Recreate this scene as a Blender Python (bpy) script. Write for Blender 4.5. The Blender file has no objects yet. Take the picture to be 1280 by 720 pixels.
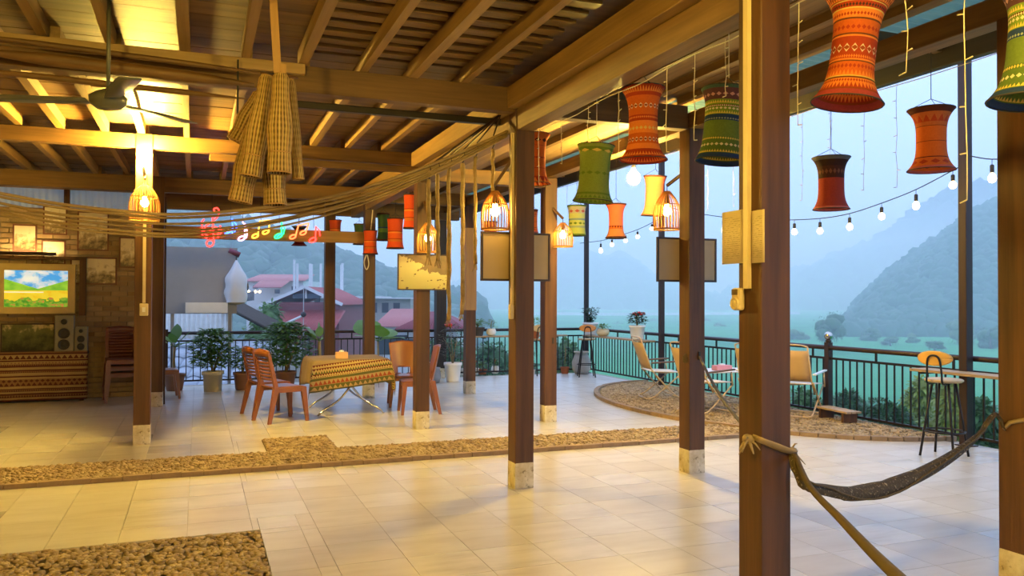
import bpy, bmesh, math, random
from mathutils import Vector, Matrix, noise as mnoise
random.seed(7)
PI = math.pi
SC = bpy.context.scene
COL = SC.collection

# ------------------------------------------------------------------ camera
FPX, CAMH = 1012.4, 1.55
_pi, _ro, _ya = math.radians(.821), math.radians(.205), math.radians(21.173)
CF = Vector((math.sin(_ya)*math.cos(_pi), math.cos(_ya)*math.cos(_pi), math.sin(_pi)))
_r = Vector((math.cos(_ya), -math.sin(_ya), 0)); _u = _r.cross(CF)
CR = _r*math.cos(_ro) + _u*math.sin(_ro); CU = -_r*math.sin(_ro) + _u*math.cos(_ro)
CO = Vector((0, 0, CAMH))
cam = bpy.data.cameras.new('camera'); cam.sensor_width = 36.0; cam.lens = FPX*36/1280
cam.clip_start = .05; cam.clip_end = 6000
camo = bpy.data.objects.new('camera', cam); COL.objects.link(camo)
m3 = Matrix((CR, CU, -CF)).transposed()
camo.matrix_world = Matrix.Translation(CO) @ m3.to_4x4()
SC.camera = camo

def ray(u, v): return CF + CR*((u-640)/FPX) + CU*((360-v)/FPX)
def az(u, v, z=0.): d = ray(u, v); return CO + d*((z-CAMH)/d.z)      # pixel -> point on a horizontal plane
def ay(u, v, y): d = ray(u, v); return CO + d*(y/d.y)                # ... on a wall across the view
def ax(u, v, x): d = ray(u, v); return CO + d*(x/d.x)                # ... on a side plane
def ad(u, v, d): return CO + ray(u, v)*d                             # ... at a known depth

# ------------------------------------------------------------------ sky, exposure
SC.view_settings.view_transform = 'Standard'; SC.view_settings.look = 'None'
SC.view_settings.gamma = 1.0; SC.view_settings.exposure = 0.0
SC.view_settings.use_curve_mapping = False
W = bpy.data.worlds.new('dusk_sky'); SC.world = W; W.use_nodes = True
nt = W.node_tree; bg = nt.nodes['Background']
tc = nt.nodes.new('ShaderNodeTexCoord'); sx = nt.nodes.new('ShaderNodeSeparateXYZ'); rp = nt.nodes.new('ShaderNodeValToRGB')
nt.links.new(tc.outputs['Generated'], sx.inputs[0]); nt.links.new(sx.outputs['Z'], rp.inputs[0]); nt.links.new(rp.outputs[0], bg.inputs['Color'])
rp.color_ramp.elements[0].position = 0.0; rp.color_ramp.elements[0].color = (.33, .52, 1.22, 1)
rp.color_ramp.elements[1].position = .45; rp.color_ramp.elements[1].color = (.53, .70, 1.12, 1)
bg.inputs['Strength'].default_value = 1.9

# ------------------------------------------------------------------ helpers
class MB:
    def __init__(s): s.v = []; s.f = []; s.uv = {}; s.sm = set()
    def face(s, idx, uv=None, smooth=False):
        s.f.append(tuple(idx))
        if uv: s.uv[len(s.f)-1] = uv
        if smooth: s.sm.add(len(s.f)-1)
    def box(s, c, d, rz=0., rx=0., ry=0.):
        M = Matrix.Translation(Vector(c)) @ Matrix.Rotation(rz, 4, 'Z') @ Matrix.Rotation(ry, 4, 'Y') @ Matrix.Rotation(rx, 4, 'X')
        return s.hexa([M @ Vector((sx_*d[0]/2, sy_*d[1]/2, sz_*d[2]/2)) for sz_ in (-1, 1) for sx_, sy_ in ((-1, -1), (1, -1), (1, 1), (-1, 1))])
    def bb(s, x0, x1, y0, y1, z0, z1):
        return s.box(((x0+x1)/2, (y0+y1)/2, (z0+z1)/2), (abs(x1-x0), abs(y1-y0), abs(z1-z0)))
    def hexa(s, p):
        b = len(s.v); s.v += [tuple(q) for q in p]
        for q in ((3, 2, 1, 0), (4, 5, 6, 7), (0, 1, 5, 4), (1, 2, 6, 5), (2, 3, 7, 6), (3, 0, 4, 7)): s.face([b+i for i in q])
        return s
    def beam(s, p0, p1, w, h, up=(0, 0, 1)):
        p0, p1 = Vector(p0), Vector(p1); d = (p1-p0).normalized(); u = Vector(up)
        if abs(d.dot(u)) > .98: u = Vector((0, 1, 0))
        r = d.cross(u).normalized(); u = r.cross(d)
        return s.hexa([q + r*a*w/2 + u*b_*h/2 for q, a, b_ in ((p0, -1, -1), (p0, 1, -1), (p1, 1, -1), (p1, -1, -1), (p0, -1, 1), (p0, 1, 1), (p1, 1, 1), (p1, -1, 1))])
    def tube(s, pts, r, n=8, cap=True, flat=1., up=None):
        pts = [Vector(p) for p in pts]; m = len(pts); b = len(s.v)
        rr = r if isinstance(r, (list, tuple)) else [r]*m
        prev = None
        for i, p in enumerate(pts):
            d = (pts[min(i+1, m-1)] - pts[max(i-1, 0)]).normalized()
            if prev is None:
                u = Vector(up) if up else (Vector((0, 0, 1)) if abs(d.z) < .9 else Vector((0, 1, 0)))
            else: u = prev
            a = d.cross(u)
            if a.length < 1e-5: a = d.cross(Vector((1, .1, 0)))
            a.normalize(); u = a.cross(d); prev = u
            for k in range(n):
                t = 2*PI*k/n; s.v.append(tuple(p + a*math.cos(t)*rr[i] + u*math.sin(t)*rr[i]*flat))
        for i in range(m-1):
            for k in range(n):
                k2 = (k+1) % n
                s.face((b+i*n+k, b+i*n+k2, b+(i+1)*n+k2, b+(i+1)*n+k), smooth=True)
        if cap:
            s.face([b+k for k in range(n)][::-1]); s.face([b+(m-1)*n+k for k in range(n)])
        return s
    def lathe(s, prof, n=24, c=(0, 0, 0), cap0=False, cap1=False, M=None, uvs=True, frill=None):
        b = len(s.v); m = len(prof); c = Vector(c)
        L = [0.]
        for i in range(1, m): L.append(L[-1] + math.hypot(prof[i][0]-prof[i-1][0], prof[i][1]-prof[i-1][1]))
        for i, (r, z) in enumerate(prof):
            for k in range(n):
                t = 2*PI*k/n; r2 = r*(1 + (frill(i/(m-1), t) if frill else 0))
                p = Vector((r2*math.cos(t), r2*math.sin(t), z))
                if M is not None: p = M @ p
                s.v.append(tuple(p+c))
        for i in range(m-1):
            for k in range(n):
                k2 = (k+1) % n; v0, v1 = L[i]/(L[-1] or 1), L[i+1]/(L[-1] or 1)
                s.face((b+i*n+k, b+i*n+k2, b+(i+1)*n+k2, b+(i+1)*n+k), [(k/n, v0), ((k+1)/n, v0), ((k+1)/n, v1), (k/n, v1)] if uvs else None, True)
        if cap0: s.face([b+k for k in range(n)][::-1])
        if cap1: s.face([b+(m-1)*n+k for k in range(n)])
        return s
    def grid(s, fn, nu, nv, smooth=True, keep=None):
        b = len(s.v)
        for j in range(nv+1):
            for i in range(nu+1): s.v.append(tuple(fn(i/nu, j/nv)))
        for j in range(nv):
            for i in range(nu):
                if keep and not keep((i+.5)/nu, (j+.5)/nv): continue
                q = b+j*(nu+1)+i
                s.face((q, q+1, q+nu+2, q+nu+1), [(i/nu, j/nv), ((i+1)/nu, j/nv), ((i+1)/nu, (j+1)/nv), (i/nu, (j+1)/nv)], smooth)
        return s
    def ico(s, c, r, sub=1, sc=(1, 1, 1), jit=0., rz=0., seed=None):
        V, Fc = ICO[sub]; b = len(s.v); ca, sa = math.cos(rz), math.sin(rz)
        R = random.Random(seed) if seed is not None else random
        for (x, y, z) in V:
            q = r*(1 + (R.uniform(-jit, jit) if jit else 0))
            x, y, z = x*sc[0]*q, y*sc[1]*q, z*sc[2]*q
            s.v.append((c[0]+x*ca-y*sa, c[1]+x*sa+y*ca, c[2]+z))
        for f in Fc: s.face((b+f[0], b+f[1], b+f[2]), smooth=True)
        return s
    def prism(s, poly, z0, z1):
        b = len(s.v); n = len(poly)
        s.v += [(x, y, z0) for x, y in poly] + [(x, y, z1) for x, y in poly]
        s.face([b+i for i in range(n)][::-1]); s.face([b+n+i for i in range(n)])
        for i in range(n): s.face((b+i, b+(i+1) % n, b+n+(i+1) % n, b+n+i))
        return s
    def quad(s, a, b_, c, d, uv=True, smooth=False):
        b = len(s.v); s.v += [tuple(a), tuple(b_), tuple(c), tuple(d)]
        s.face((b, b+1, b+2, b+3), [(0, 0), (1, 0), (1, 1), (0, 1)] if uv else None, smooth); return s
    def xf(s, M): s.v = [tuple(M @ Vector(p)) for p in s.v]; return s
    def mesh(s, name, mat, off=(0, 0, 0)):
        me = bpy.data.meshes.new(name); o = off
        me.from_pydata([(x-o[0], y-o[1], z-o[2]) for x, y, z in s.v], [], s.f)
        if s.uv:
            ul = me.uv_layers.new(name='UVMap')
            for p in me.polygons:
                q = s.uv.get(p.index)
                if q:
                    for li, c in zip(p.loop_indices, q): ul.data[li].uv = c
        if s.sm: me.polygons.foreach_set('use_smooth', [i in s.sm for i in range(len(me.polygons))])
        for m in (mat if isinstance(mat, (list, tuple)) else [mat]): me.materials.append(m)
        me.update(); return me
    def build(s, name, mat, parent=None, off=(0, 0, 0), solid=0., bev=0.):
        o = bpy.data.objects.new(name, s.mesh(name, mat, off)); COL.objects.link(o)
        if parent is not None: o.parent = parent
        else: o.location = off
        if solid:
            md = o.modifiers.new('thick', 'SOLIDIFY'); md.thickness = solid; md.offset = 0
        if bev:
            md = o.modifiers.new('bevel', 'BEVEL'); md.width = bev; md.segments = 2; md.limit_method = 'ANGLE'
        return o
def _ico(sub):
    bm = bmesh.new(); bmesh.ops.create_icosphere(bm, subdivisions=sub, radius=1.)
    r = ([tuple(v.co) for v in bm.verts], [tuple(v.index for v in f.verts) for f in bm.faces]); bm.free(); return r
ICO = {i: _ico(i) for i in (1, 2, 3)}
def tag(o, label=None, cat=None, group=None, kind=None):
    if label: o['label'] = label
    if cat: o['category'] = cat
    if group: o['group'] = group
    if kind: o['kind'] = kind
    return o
def thing(name, loc, label, cat, rz=0., group=None, kind=None):
    o = bpy.data.objects.new(name, None); COL.objects.link(o); o.empty_display_size = .1
    o.location = loc; o.rotation_euler = (0, 0, rz); return tag(o, label, cat, group, kind)
def part_copy(src, parent=None, loc=None):
    o = src.copy(); COL.objects.link(o); o.parent = parent
    if loc is not None: o.location = loc
    return o
def copy_tree(src, loc, rz, label=None, parent=None):
    r = src.copy(); COL.objects.link(r); r.location = loc; r.rotation_euler = (0, 0, rz)
    if label: r['label'] = label
    for ch in list(src.children):
        c = ch.copy(); COL.objects.link(c); c.parent = r
        for g in list(ch.children):
            d = g.copy(); COL.objects.link(d); d.parent = c
    return r
def spline(P, n):
    P = [Vector(p) for p in P]; out = []
    for i in range(len(P)-1):
        a, b, c, d = P[max(i-1, 0)], P[i], P[i+1], P[min(i+2, len(P)-1)]
        for k in range(n):
            t = k/n
            out.append(.5*((2*b) + (c-a)*t + (2*a-5*b+4*c-d)*t*t + (3*b-a-3*c+d)*t**3))
    out.append(P[-1]); return out

# ------------------------------------------------------------------ materials
class G:
    def __init__(s, name):
        s.m = bpy.data.materials.new(name); s.m.use_nodes = True; s.t = s.m.node_tree; s.b = s.t.nodes['Principled BSDF']
    def n(s, k, **kw):
        o = s.t.nodes.new(k)
        for a, b in kw.items(): setattr(o, a, b)
        return o
    def l(s, a, b): s.t.links.new(a, b)
    def inp(s, sock, val):
        if isinstance(val, bpy.types.NodeSocket): s.l(val, sock)
        else: sock.default_value = val
    def math(s, op, a, b=0., c=0., clamp=False):
        o = s.n('ShaderNodeMath', operation=op, use_clamp=clamp); s.inp(o.inputs[0], a); s.inp(o.inputs[1], b); s.inp(o.inputs[2], c); return o.outputs[0]
    def mix(s, f, a, b, mode='MIX'):
        o = s.n('ShaderNodeMix', data_type='RGBA', blend_type=mode); s.inp(o.inputs[0], f)
        for i, x in ((6, a), (7, b)):
            s.inp(o.inputs[i], x if isinstance(x, bpy.types.NodeSocket) else (*x[:3], 1))
        return o.outputs[2]
    def noise(s, vec, scale, detail=4, rough=.55, scl=None):
        if scl:
            mp = s.n('ShaderNodeMapping'); s.l(vec, mp.inputs[0]); mp.inputs['Scale'].default_value = scl; vec = mp.outputs[0]
        o = s.n('ShaderNodeTexNoise'); s.l(vec, o.inputs['Vector']); o.inputs['Scale'].default_value = scale; o.inputs['Detail'].default_value = detail; o.inputs['Roughness'].default_value = rough; return o.outputs['Fac']
    def ramp(s, f, stops, const=False):
        o = s.n('ShaderNodeValToRGB'); cr = o.color_ramp; cr.interpolation = 'CONSTANT' if const else 'LINEAR'
        while len(cr.elements) < len(stops): cr.elements.new(.5)
        for e, (p, c) in zip(cr.elements, stops): e.position = p; e.color = (*c[:3], 1)
        s.inp(o.inputs[0], f); return o.outputs[0]
    def obj(s): return s.n('ShaderNodeTexCoord').outputs['Object']
    def uv(s):
        x = s.n('ShaderNodeSeparateXYZ'); s.l(s.n('ShaderNodeTexCoord').outputs['UV'], x.inputs[0]); return x.outputs[0], x.outputs[1]
    def rnd(s): return s.n('ShaderNodeObjectInfo').outputs['Random']
    def bump(s, h, st=.3, dist=.01):
        o = s.n('ShaderNodeBump'); o.inputs['Strength'].default_value = st; o.inputs['Distance'].default_value = dist; s.l(h, o.inputs['Height']); s.l(o.outputs[0], s.b.inputs['Normal'])
    def fin(s, col=None, rough=.6, metal=0., spec=None, trans=0.):
        if col is not None: s.inp(s.b.inputs['Base Color'], col if isinstance(col, bpy.types.NodeSocket) else (*col[:3], 1))
        s.inp(s.b.inputs['Roughness'], rough); s.b.inputs['Metallic'].default_value = metal
        if spec is not None: s.b.inputs['Specular IOR Level'].default_value = spec
        if trans:
            tr = s.n('ShaderNodeBsdfTranslucent'); mx = s.n('ShaderNodeMixShader'); mx.inputs[0].default_value = trans
            if isinstance(col, bpy.types.NodeSocket): s.l(col, tr.inputs[0])
            else: tr.inputs[0].default_value = (*col[:3], 1)
            out = s.t.nodes['Material Output']; s.l(s.b.outputs[0], mx.inputs[1]); s.l(tr.outputs[0], mx.inputs[2]); s.l(mx.outputs[0], out.inputs[0])
        return s.m
def flat(name, c, rough=.6, metal=0., var=.18, scale=8, trans=0.):
    g = G(name); f = g.noise(g.obj(), scale, 3)
    return g.fin(g.mix(f, [x*(1-var) for x in c], [min(1, x*(1+var)) for x in c]), rough, metal, trans=trans)
def wood(name, c1, c2, axis=2, rough=.55, scale=1., var=.35, bump=.25):
    g = G(name); o = g.obj(); k = [14*scale]*3; k[axis] = .9*scale
    at = g.n('ShaderNodeVectorMath', operation='ADD'); cb = g.n('ShaderNodeCombineXYZ'); r = g.rnd()
    for i in range(3): g.l(g.math('MULTIPLY', r, 17.3+i*5), cb.inputs[i])
    g.l(o, at.inputs[0]); g.l(cb.outputs[0], at.inputs[1]); o = at.outputs[0]
    f1 = g.noise(o, 1., 6, .62, k); f2 = g.noise(o, 1., 3, .5, [x*.25 for x in k])
    k3 = [60*scale]*3; k3[axis] = 2*scale; f3 = g.noise(o, 1., 2, .5, k3)
    c = g.ramp(g.math('ADD', g.math('MULTIPLY', f1, .65), g.math('MULTIPLY', f2, .35)), [(.32, c1), (.66, c2)])
    c = g.mix(g.math('MULTIPLY', f3, .45), c, [x*.45 for x in c1])
    c = g.mix(g.math('MULTIPLY', r, var), c, [x*.55 for x in c1])
    g.bump(f3, bump, .004); return g.fin(c, rough)
def emit(name, c, st):
    g = G(name); g.b.inputs['Base Color'].default_value = (*c, 1); g.b.inputs['Emission Color'].default_value = (*c, 1); g.b.inputs['Emission Strength'].default_value = st; return g.m
def bands(name, bnd, zig=(), dots=(), rough=.85, trans=0., spec=.2, grain=.2, usc=1.):
    """woven cloth: coloured bands up the cloth, rows of triangles and of diamonds round it"""
    g = G(name); u, v = g.uv(); u = g.math('MULTIPLY', u, usc)
    c = g.ramp(v, bnd, True)
    for (a, b, n, col) in zig:
        t = g.math('DIVIDE', g.math('SUBTRACT', v, a), b-a)
        tri = g.math('ABSOLUTE', g.math('SUBTRACT', g.math('MULTIPLY', g.math('FRACT', g.math('MULTIPLY', u, n)), 2.), 1.))
        mk = g.math('MULTIPLY', g.math('MULTIPLY', g.math('GREATER_THAN', t, 0.), g.math('LESS_THAN', t, 1.)), g.math('GREATER_THAN', tri, t))
        c = g.mix(mk, c, col)
    for (a, b, n, col) in dots:
        t = g.math('ABSOLUTE', g.math('SUBTRACT', g.math('DIVIDE', g.math('SUBTRACT', v, a), b-a), .5))
        q = g.math('ABSOLUTE', g.math('SUBTRACT', g.math('FRACT', g.math('MULTIPLY', u, n)), .5))
        c = g.mix(g.math('LESS_THAN', g.math('ADD', t, q), .42), c, col)
    f = g.noise(g.obj(), 90, 2)
    c = g.mix(g.math('MULTIPLY', f, grain*2), c, (0, 0, 0), 'MULTIPLY') if False else g.mix(grain, c, g.mix(f, (0, 0, 0), (1, 1, 1)), 'OVERLAY')
    g.bump(f, .3, .003)
    return g.fin(c, rough, spec=spec, trans=trans)
# ------------------------------------------------------------------ shared materials
WARM = (1.0, .67, .12)
m_post = wood('dark post wood', (.055, .020, .005), (.20, .080, .019), 2, var=.45)
m_beamx = wood('beam wood along x', (.10, .048, .014), (.28, .145, .046), 0)
m_beamy = wood('beam wood along y', (.13, .066, .018), (.34, .19, .062), 1)
m_joist = wood('pale joist wood', (.22, .12, .035), (.46, .28, .095), 1)
m_board = wood('ceiling boards', (.10, .052, .017), (.30, .165, .055), 0, var=.5)
m_paleboard = wood('pale eave boards', (.36, .22, .09), (.62, .42, .2), 1)
m_palewood = wood('pale batten wood', (.34, .21, .08), (.55, .37, .16), 0)
m_palevert = wood('pale upright batten', (.42, .22, .07), (.6, .36, .13), 2)
m_counter = wood('counter wood', (.38, .24, .11), (.62, .44, .24), 1)
m_black = flat('black steel', (.018, .014, .013), .4, .4)
m_brownsteel = flat('dark brown painted steel', (.035, .018, .014), .38, .2)
m_chrome = flat('brushed chrome', (.55, .52, .48), .22, 1.)
m_beige = flat('beige plastic', (.62, .50, .28), .4)
m_white = flat('white glaze', (.82, .80, .75), .35, var=.06)
m_cord = flat('dark cord', (.03, .025, .022), .7)
m_palecord = flat('pale fairy light wire', (.62, .55, .40), .6)
m_rope = wood('twisted rope', (.26, .165, .06), (.55, .40, .18), 0, .8)
m_concrete = None
g = G('old painted concrete'); f = g.noise(g.obj(), 9, 6, .65); f2 = g.noise(g.obj(), 30, 3)
m_concrete = g.fin(g.mix(g.ramp(f2, [(.58, (0, 0, 0)), (.74, (1, 1, 1))]), g.ramp(f, [(.3, (.46, .37, .20)), (.6, (.70, .63, .48))]), (.20, .15, .08)), .85)
# floor tile
g = G('cream floor tile'); o = g.obj(); r = g.rnd()
ad1 = g.n('ShaderNodeVectorMath', operation='ADD'); g.l(o, ad1.inputs[0]); cb = g.n('ShaderNodeCombineXYZ'); g.l(g.math('MULTIPLY', r, 31.), cb.inputs[0]); g.l(g.math('MULTIPLY', r, 57.), cb.inputs[1]); g.l(cb.outputs[0], ad1.inputs[1])
f = g.noise(ad1.outputs[0], 1., 5, .6, (1.4, 5., 1.))
c = g.ramp(f, [(.3, (.49, .435, .35)), (.52, (.60, .555, .475)), (.75, (.67, .63, .555))])
c = g.mix(g.math('MULTIPLY', r, .45), c, (.47, .40, .315))
m_tile = g.fin(c, g.math('ADD', .265, g.math('MULTIPLY', r, .05)), spec=.4)
m_grout = flat('grout and slab', (.40, .35, .27), .8)
# pebbles
g = G('yellow brown pebbles'); f = g.noise(g.obj(), 14, 2); f2 = g.noise(g.obj(), 55, 2)
m_peb = g.fin(g.mix(g.math('MULTIPLY', f2, .6), g.ramp(f, [(.3, (.17, .11, .05)), (.47, (.42, .30, .15)), (.7, (.60, .47, .27))]), (.14, .09, .04)), .75)
m_mortar = flat('pebble mortar', (.20, .14, .07), .9, var=.3, scale=20)
m_kerb = flat('weathered brick kerb', (.30, .20, .11), .8, var=.35, scale=12)

# ------------------------------------------------------------------ floor
PX, PY = 2.405, 4.37; TP = .41
FX0, FX1, FY0, FY1 = -5.2, 7.9, -2.6, 15.72
fl = thing('floor', (0, 0, 0), 'cream tiled terrace floor', None, kind='structure')
MB().bb(FX0, FX1, FY0, FY1, -.30, -.012).build('slab', m_grout, fl)
def in_strip(x, y, mgn=0):
    return (7.6-mgn < y < 8.43+mgn and x < 6.3) or (.66-mgn < x < 1.35+mgn and 8.3 < y < 9.22+mgn) or (x < .40+mgn and 2.2-mgn < y < 5.70+mgn)
def in_disc(x, y, k=1.): return ((x-7.9)/(2.2*k))**2 + ((y-10.0)/(3.32*k))**2 < 1
tmesh = MB().box((0, 0, -.006), (TP-.0032, TP-.0032, .012)).mesh('floor_tile', m_tile)
cand = []
def pixof(p):
    d = Vector(p)-CO; z = d.dot(CF); return (640+FPX*d.dot(CR)/z, 360-FPX*d.dot(CU)/z, z)
rest = MB()
CUTX, CUTY = (.40, .66, 1.35), (2.2, 5.70, 7.6, 8.43, 9.22)
for i in range(int((FX0-PX)/TP), int((FX1-PX)/TP)):
    for j in range(int((FY0-PY)/TP), int((FY1-PY)/TP)+1):
        x0, y0 = PX+i*TP, PY+j*TP; x1, y1 = x0+TP, y0+TP
        if y1 > FY1+.1 or x0 < FX0: continue
        if all(in_disc(*c, .97) for c in ((x0, y0), (x1, y0), (x1, y1), (x0, y1))): continue
        xs = [x0]+[c for c in CUTX if x0 < c < x1]+[x1]; ys = [y0]+[c for c in CUTY if y0 < c < y1]+[y1]
        sub_ = [(a, b, c, d) for a, b in zip(xs, xs[1:]) for c, d in zip(ys, ys[1:])]
        ok = [q for q in sub_ if not in_strip((q[0]+q[1])/2, (q[2]+q[3])/2)]
        if len(ok) == len(sub_): ok = [(x0, x1, y0, y1)]
        for q in ok:
            u, v, z = pixof(((q[0]+q[1])/2, (q[2]+q[3])/2, 0))
            vis = z > 1 and -60 < u < 1340 and v < 790
            cand.append((v if vis else -1, q, q != (x0, x1, y0, y1)))
cand.sort(key=lambda c: -c[0])
for n, (v, (x0, x1, y0, y1), cutq) in enumerate(cand):
    if n < 298 and v > 0:
        if cutq: o = MB().bb(-(x1-x0)/2+.0016, (x1-x0)/2-.0016, -(y1-y0)/2+.0016, (y1-y0)/2-.0016, -.012, 0).build('floor_tile', m_tile, fl)
        else: o = bpy.data.objects.new('floor_tile', tmesh); COL.objects.link(o); o.parent = fl
        o.location = ((x0+x1)/2, (y0+y1)/2, 0)
    else:
        rest.bb(x0+.0016, x1-.0016, y0+.0016, y1-.0016, -.012, 0)
tag(rest.build('far_floor_tiles', m_tile, fl), kind='stuff')
# pebbled beds
def pebbles(name, parent, test, x0, x1, y0, y1, z, dens, off, seed):
    R = random.Random(seed); mb = MB(); n = int((x1-x0)*(y1-y0)*dens)
    for _ in range(n):
        x, y = R.uniform(x0, x1), R.uniform(y0, y1)
        if not test(x, y): continue
        r = R.uniform(.014, .030)
        mb.ico((x-off[0], y-off[1], z+R.uniform(-.002, .006)-off[2]), r, 1, (1, R.uniform(.55, .9), R.uniform(.35, .6)), .12, R.uniform(0, PI), R.random())
    return tag(mb.build(name, m_peb, parent), kind='stuff')
sb = thing('pebble_path', (2, 8, 0), 'long straight band of pebble paving edged with bricks across the tiles', 'paving')
def strip_poly(): return [(-5.2, 7.66), (6.30, 7.66), (5.98, 8.43), (1.35, 8.43), (1.35, 9.22), (.66, 9.22), (.66, 8.43), (-5.2, 8.43)]
MB().prism([(x-2, y-8) for x, y in strip_poly()], -.02, .022).build('mortar_bed', m_mortar, sb)
pebbles('pebbles', sb, lambda x, y: (y < 8.41 or (.68 < x < 1.33)) and not in_disc(x, y, 1.02), -2.6, 6.2, 7.67, 9.2, .024, 1300, (2, 8, 0), 3)
R = random.Random(5); x = -2.6; kb = []
while x < 6.0:
    L = R.uniform(.17, .24); kb.append((x, L)); x += L+.006
for x, L in kb:
    MB().box((x+L/2-2, 7.632-8+R.uniform(-.004, .004), .012), (L, .06, R.uniform(.050, .062)), R.uniform(-.02, .02)).build('brick', m_kerb, sb)
db = thing('pebble_terrace', (7, 10, 0), 'half-round pebble terrace with brick kerb by the railing', 'paving')
dp = [(7.9+2.2*math.cos(t), 10+3.32*math.sin(t)) for t in [PI/2+PI*i/40 for i in range(41)]]
MB().prism([(x-7, y-10) for x, y in dp], -.02, .026).build('mortar_bed', m_mortar, db)
pebbles('pebbles', db, lambda x, y: in_disc(x, y, .97) and x < 7.85, 5.7, 7.9, 6.7, 13.3, .03, 1150, (7, 10, 0), 4)
N = 44
for i in range(N):
    t = PI/2+PI*(i+.5)/N; c = Vector((7.9+2.2*math.cos(t), 10+3.32*math.sin(t)))
    d = Vector((-2.2*math.sin(t), 3.32*math.cos(t))); L = d.length*PI/N
    MB().box((c.x-7, c.y-10, .014+R.uniform(-.004, .004)), (L-.008, .07, .07), math.atan2(d.y, d.x)).build('brick', m_kerb, db)
gb = thing('pebble_bed', (-1, 5, 0), 'square bed of coarse pebbles sunk in the tiles below the ceiling fan', 'paving')
MB().bb(-3.2, 1.4, -2.8, .70, -.03, -.012).build('mortar_bed', m_mortar, gb)
pebbles('pebbles', gb, lambda x, y: x < .39 and y < 5.69, -1.9, .4, 3.3, 5.7, -.008, 1500, (-1, 5, 0), 9)

# ------------------------------------------------------------------ posts
PW = .165
def post(x, y, label, mat=m_post, w=PW, z1=3.30, plinth=True, group=None):
    t = thing('wooden_post', (x+w/2, y+w/2, 0), label, 'post', group=group)
    MB().box((0, 0, (z1+.2)/2), (w, w, z1-.2)).build('shaft', mat, t, bev=.006)
    if plinth: MB().lathe([(.118, -.01), (.121, .03), (.119, .20), (.112, .225)], 4, (0, 0, 0), True, True, Matrix.Rotation(PI/4, 4, 'Z'), False).build('concrete_plinth', m_concrete, t, bev=.008)
    return t
RX0, RX1, RX2 = -.63, 2.43, 4.10; CY0, CY1, CY2, CY3 = 3.01, 6.19, 9.42, 12.65
P4 = post(2.375, CY0, 'large wooden post with paper notices and a siren box on its side')
P5 = post(4.08, CY0, 'wooden post holding the far end of the dark hammock', z1=3.099)
P2 = post(RX1, CY1, 'wooden post carrying the long cross beam, with a framed board hung behind it')
P3 = post(RX2, CY1, 'wooden post with a small slot and a strap tied to it', z1=3.099)
P7 = post(RX1, CY2, 'wooden post with a painting hung on it beside the cloth-covered table')
P6 = post(RX2, CY2, 'wooden post with a slot and a wicker lamp, beyond the strapped post', z1=3.099)
P1 = post(RX0, CY2, 'wooden post with pale conduit, a switch box and a bare bulb')
P8 = post(RX2, CY3, 'wooden post with lamplight painted on its upper half', z1=3.099)
PA = post(RX1, CY3, 'rounded wooden post behind the cloth-covered table, wrapped with a pale rope')
PB = post(RX0, CY3, 'dark wooden post at the corner of the brick wall')
PC = post(1.99, 13.85, 'square wooden post behind the table with two glass bulbs at its top', w=.17)
PD = post(4.35, 15.3, 'nearly black timber post standing at the back railing', w=.2, mat=wood('blackened post wood', (.012, .008, .005), (.05, .03, .018), 2))
MB().box((0, 0, 0), (.02, .024, .075)).build('mortise_slot', m_cord, P3).location = (.02, -.083, 1.05)
MB().box((0, 0, 0), (.02, .024, .075)).build('mortise_slot', m_cord, P6).location = (.025, -.083, 1.03)
MB().box((0, 0, 0), (PW+.012, PW+.012, 1.35)).build('lamplit_sleeve', m_palevert, P8).location = (0, 0, 2.05)  # pale sleeve stands in for orange lamplight on the upper post
for (u, w, lab) in ((192, .05, 'thin dark pole leaning upright beside the corner post of the brick wall'), (204, .07, 'dark upright plank standing right of the corner post')):
    q = ay(u, 400, 12.95); tag(MB().box((0, 0, 1.52), (w, .05, 3.04)).build('upright_pole', m_post, None), lab, 'pole').location = (q.x, 12.93, .0)
# conduits and boxes on the posts
def conduit(postobj, dx, z0, z1, w=.034): return MB().box((dx, -PW/2-.011, (z0+z1)/2), (w, .022, z1-z0)).build('conduit', m_beige, postobj)
# ------------------------------------------------------------------ beams
def beam(name, label, x0, x1, y0, y1, z0, z1, mat, cat='beam', group=None):
    c = ((x0+x1)/2, (y0+y1)/2, (z0+z1)/2)
    return tag(MB().bb(x0, x1, y0, y1, z0, z1).build(name, mat, None, c, bev=.006), label, cat, group)
beam('cross_beam', 'dark wooden cross beam joining the post with the framed board to the left', -5.2, 2.43, CY1+.02, CY1+.14, 3.10, 3.30, m_beamx)
beam('cross_beam', 'short wooden cross beam between the framed-board post and the slotted post', 2.595, 4.10, CY1+.02, CY1+.14, 3.09, 3.30, m_beamx)
beam('cross_beam', 'wooden cross beam lit by the bare bulb on the conduit post', -5.2, 2.43, CY2+.02, CY2+.14, 3.15, 3.30, m_beamx)
beam('batten', 'narrow wooden batten with peg holes under the bulb-lit cross beam', .1, 2.43, CY2-.04, CY2+.01, 3.05, 3.13, m_beamx)
beam('cross_beam', 'wooden cross beam over the cloth-covered table at the back', -5.2, 4.10, CY3+.02, CY3+.14, 3.08, 3.30, m_beamx)
beam('cross_beam', 'short cross beam between the painting post and the second slotted post', 2.595, 4.10, CY2+.02, CY2+.14, 2.98, 3.15, m_beamx)
beam('lintel', 'dark wooden lintel above the brick wall and its corrugated strip', -5.2, -.55, 14.0, 14.14, 3.22, 3.41, m_beamx)
beam('lintel', 'deep wooden lintel over the opening between the brick wall and the blackened post', -.55, 4.4, 14.0, 14.14, 2.98, 3.41, m_beamx)
beam('long_beam', 'long lower wooden beam running along the inner row of posts', 2.44, 2.59, -2., 14.0, 2.95, 3.12, m_beamy)
beam('long_beam', 'long upper wooden beam resting on the inner row of posts', 2.36, 2.50, -2., 14.0, 3.125, 3.30, m_joist)
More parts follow.
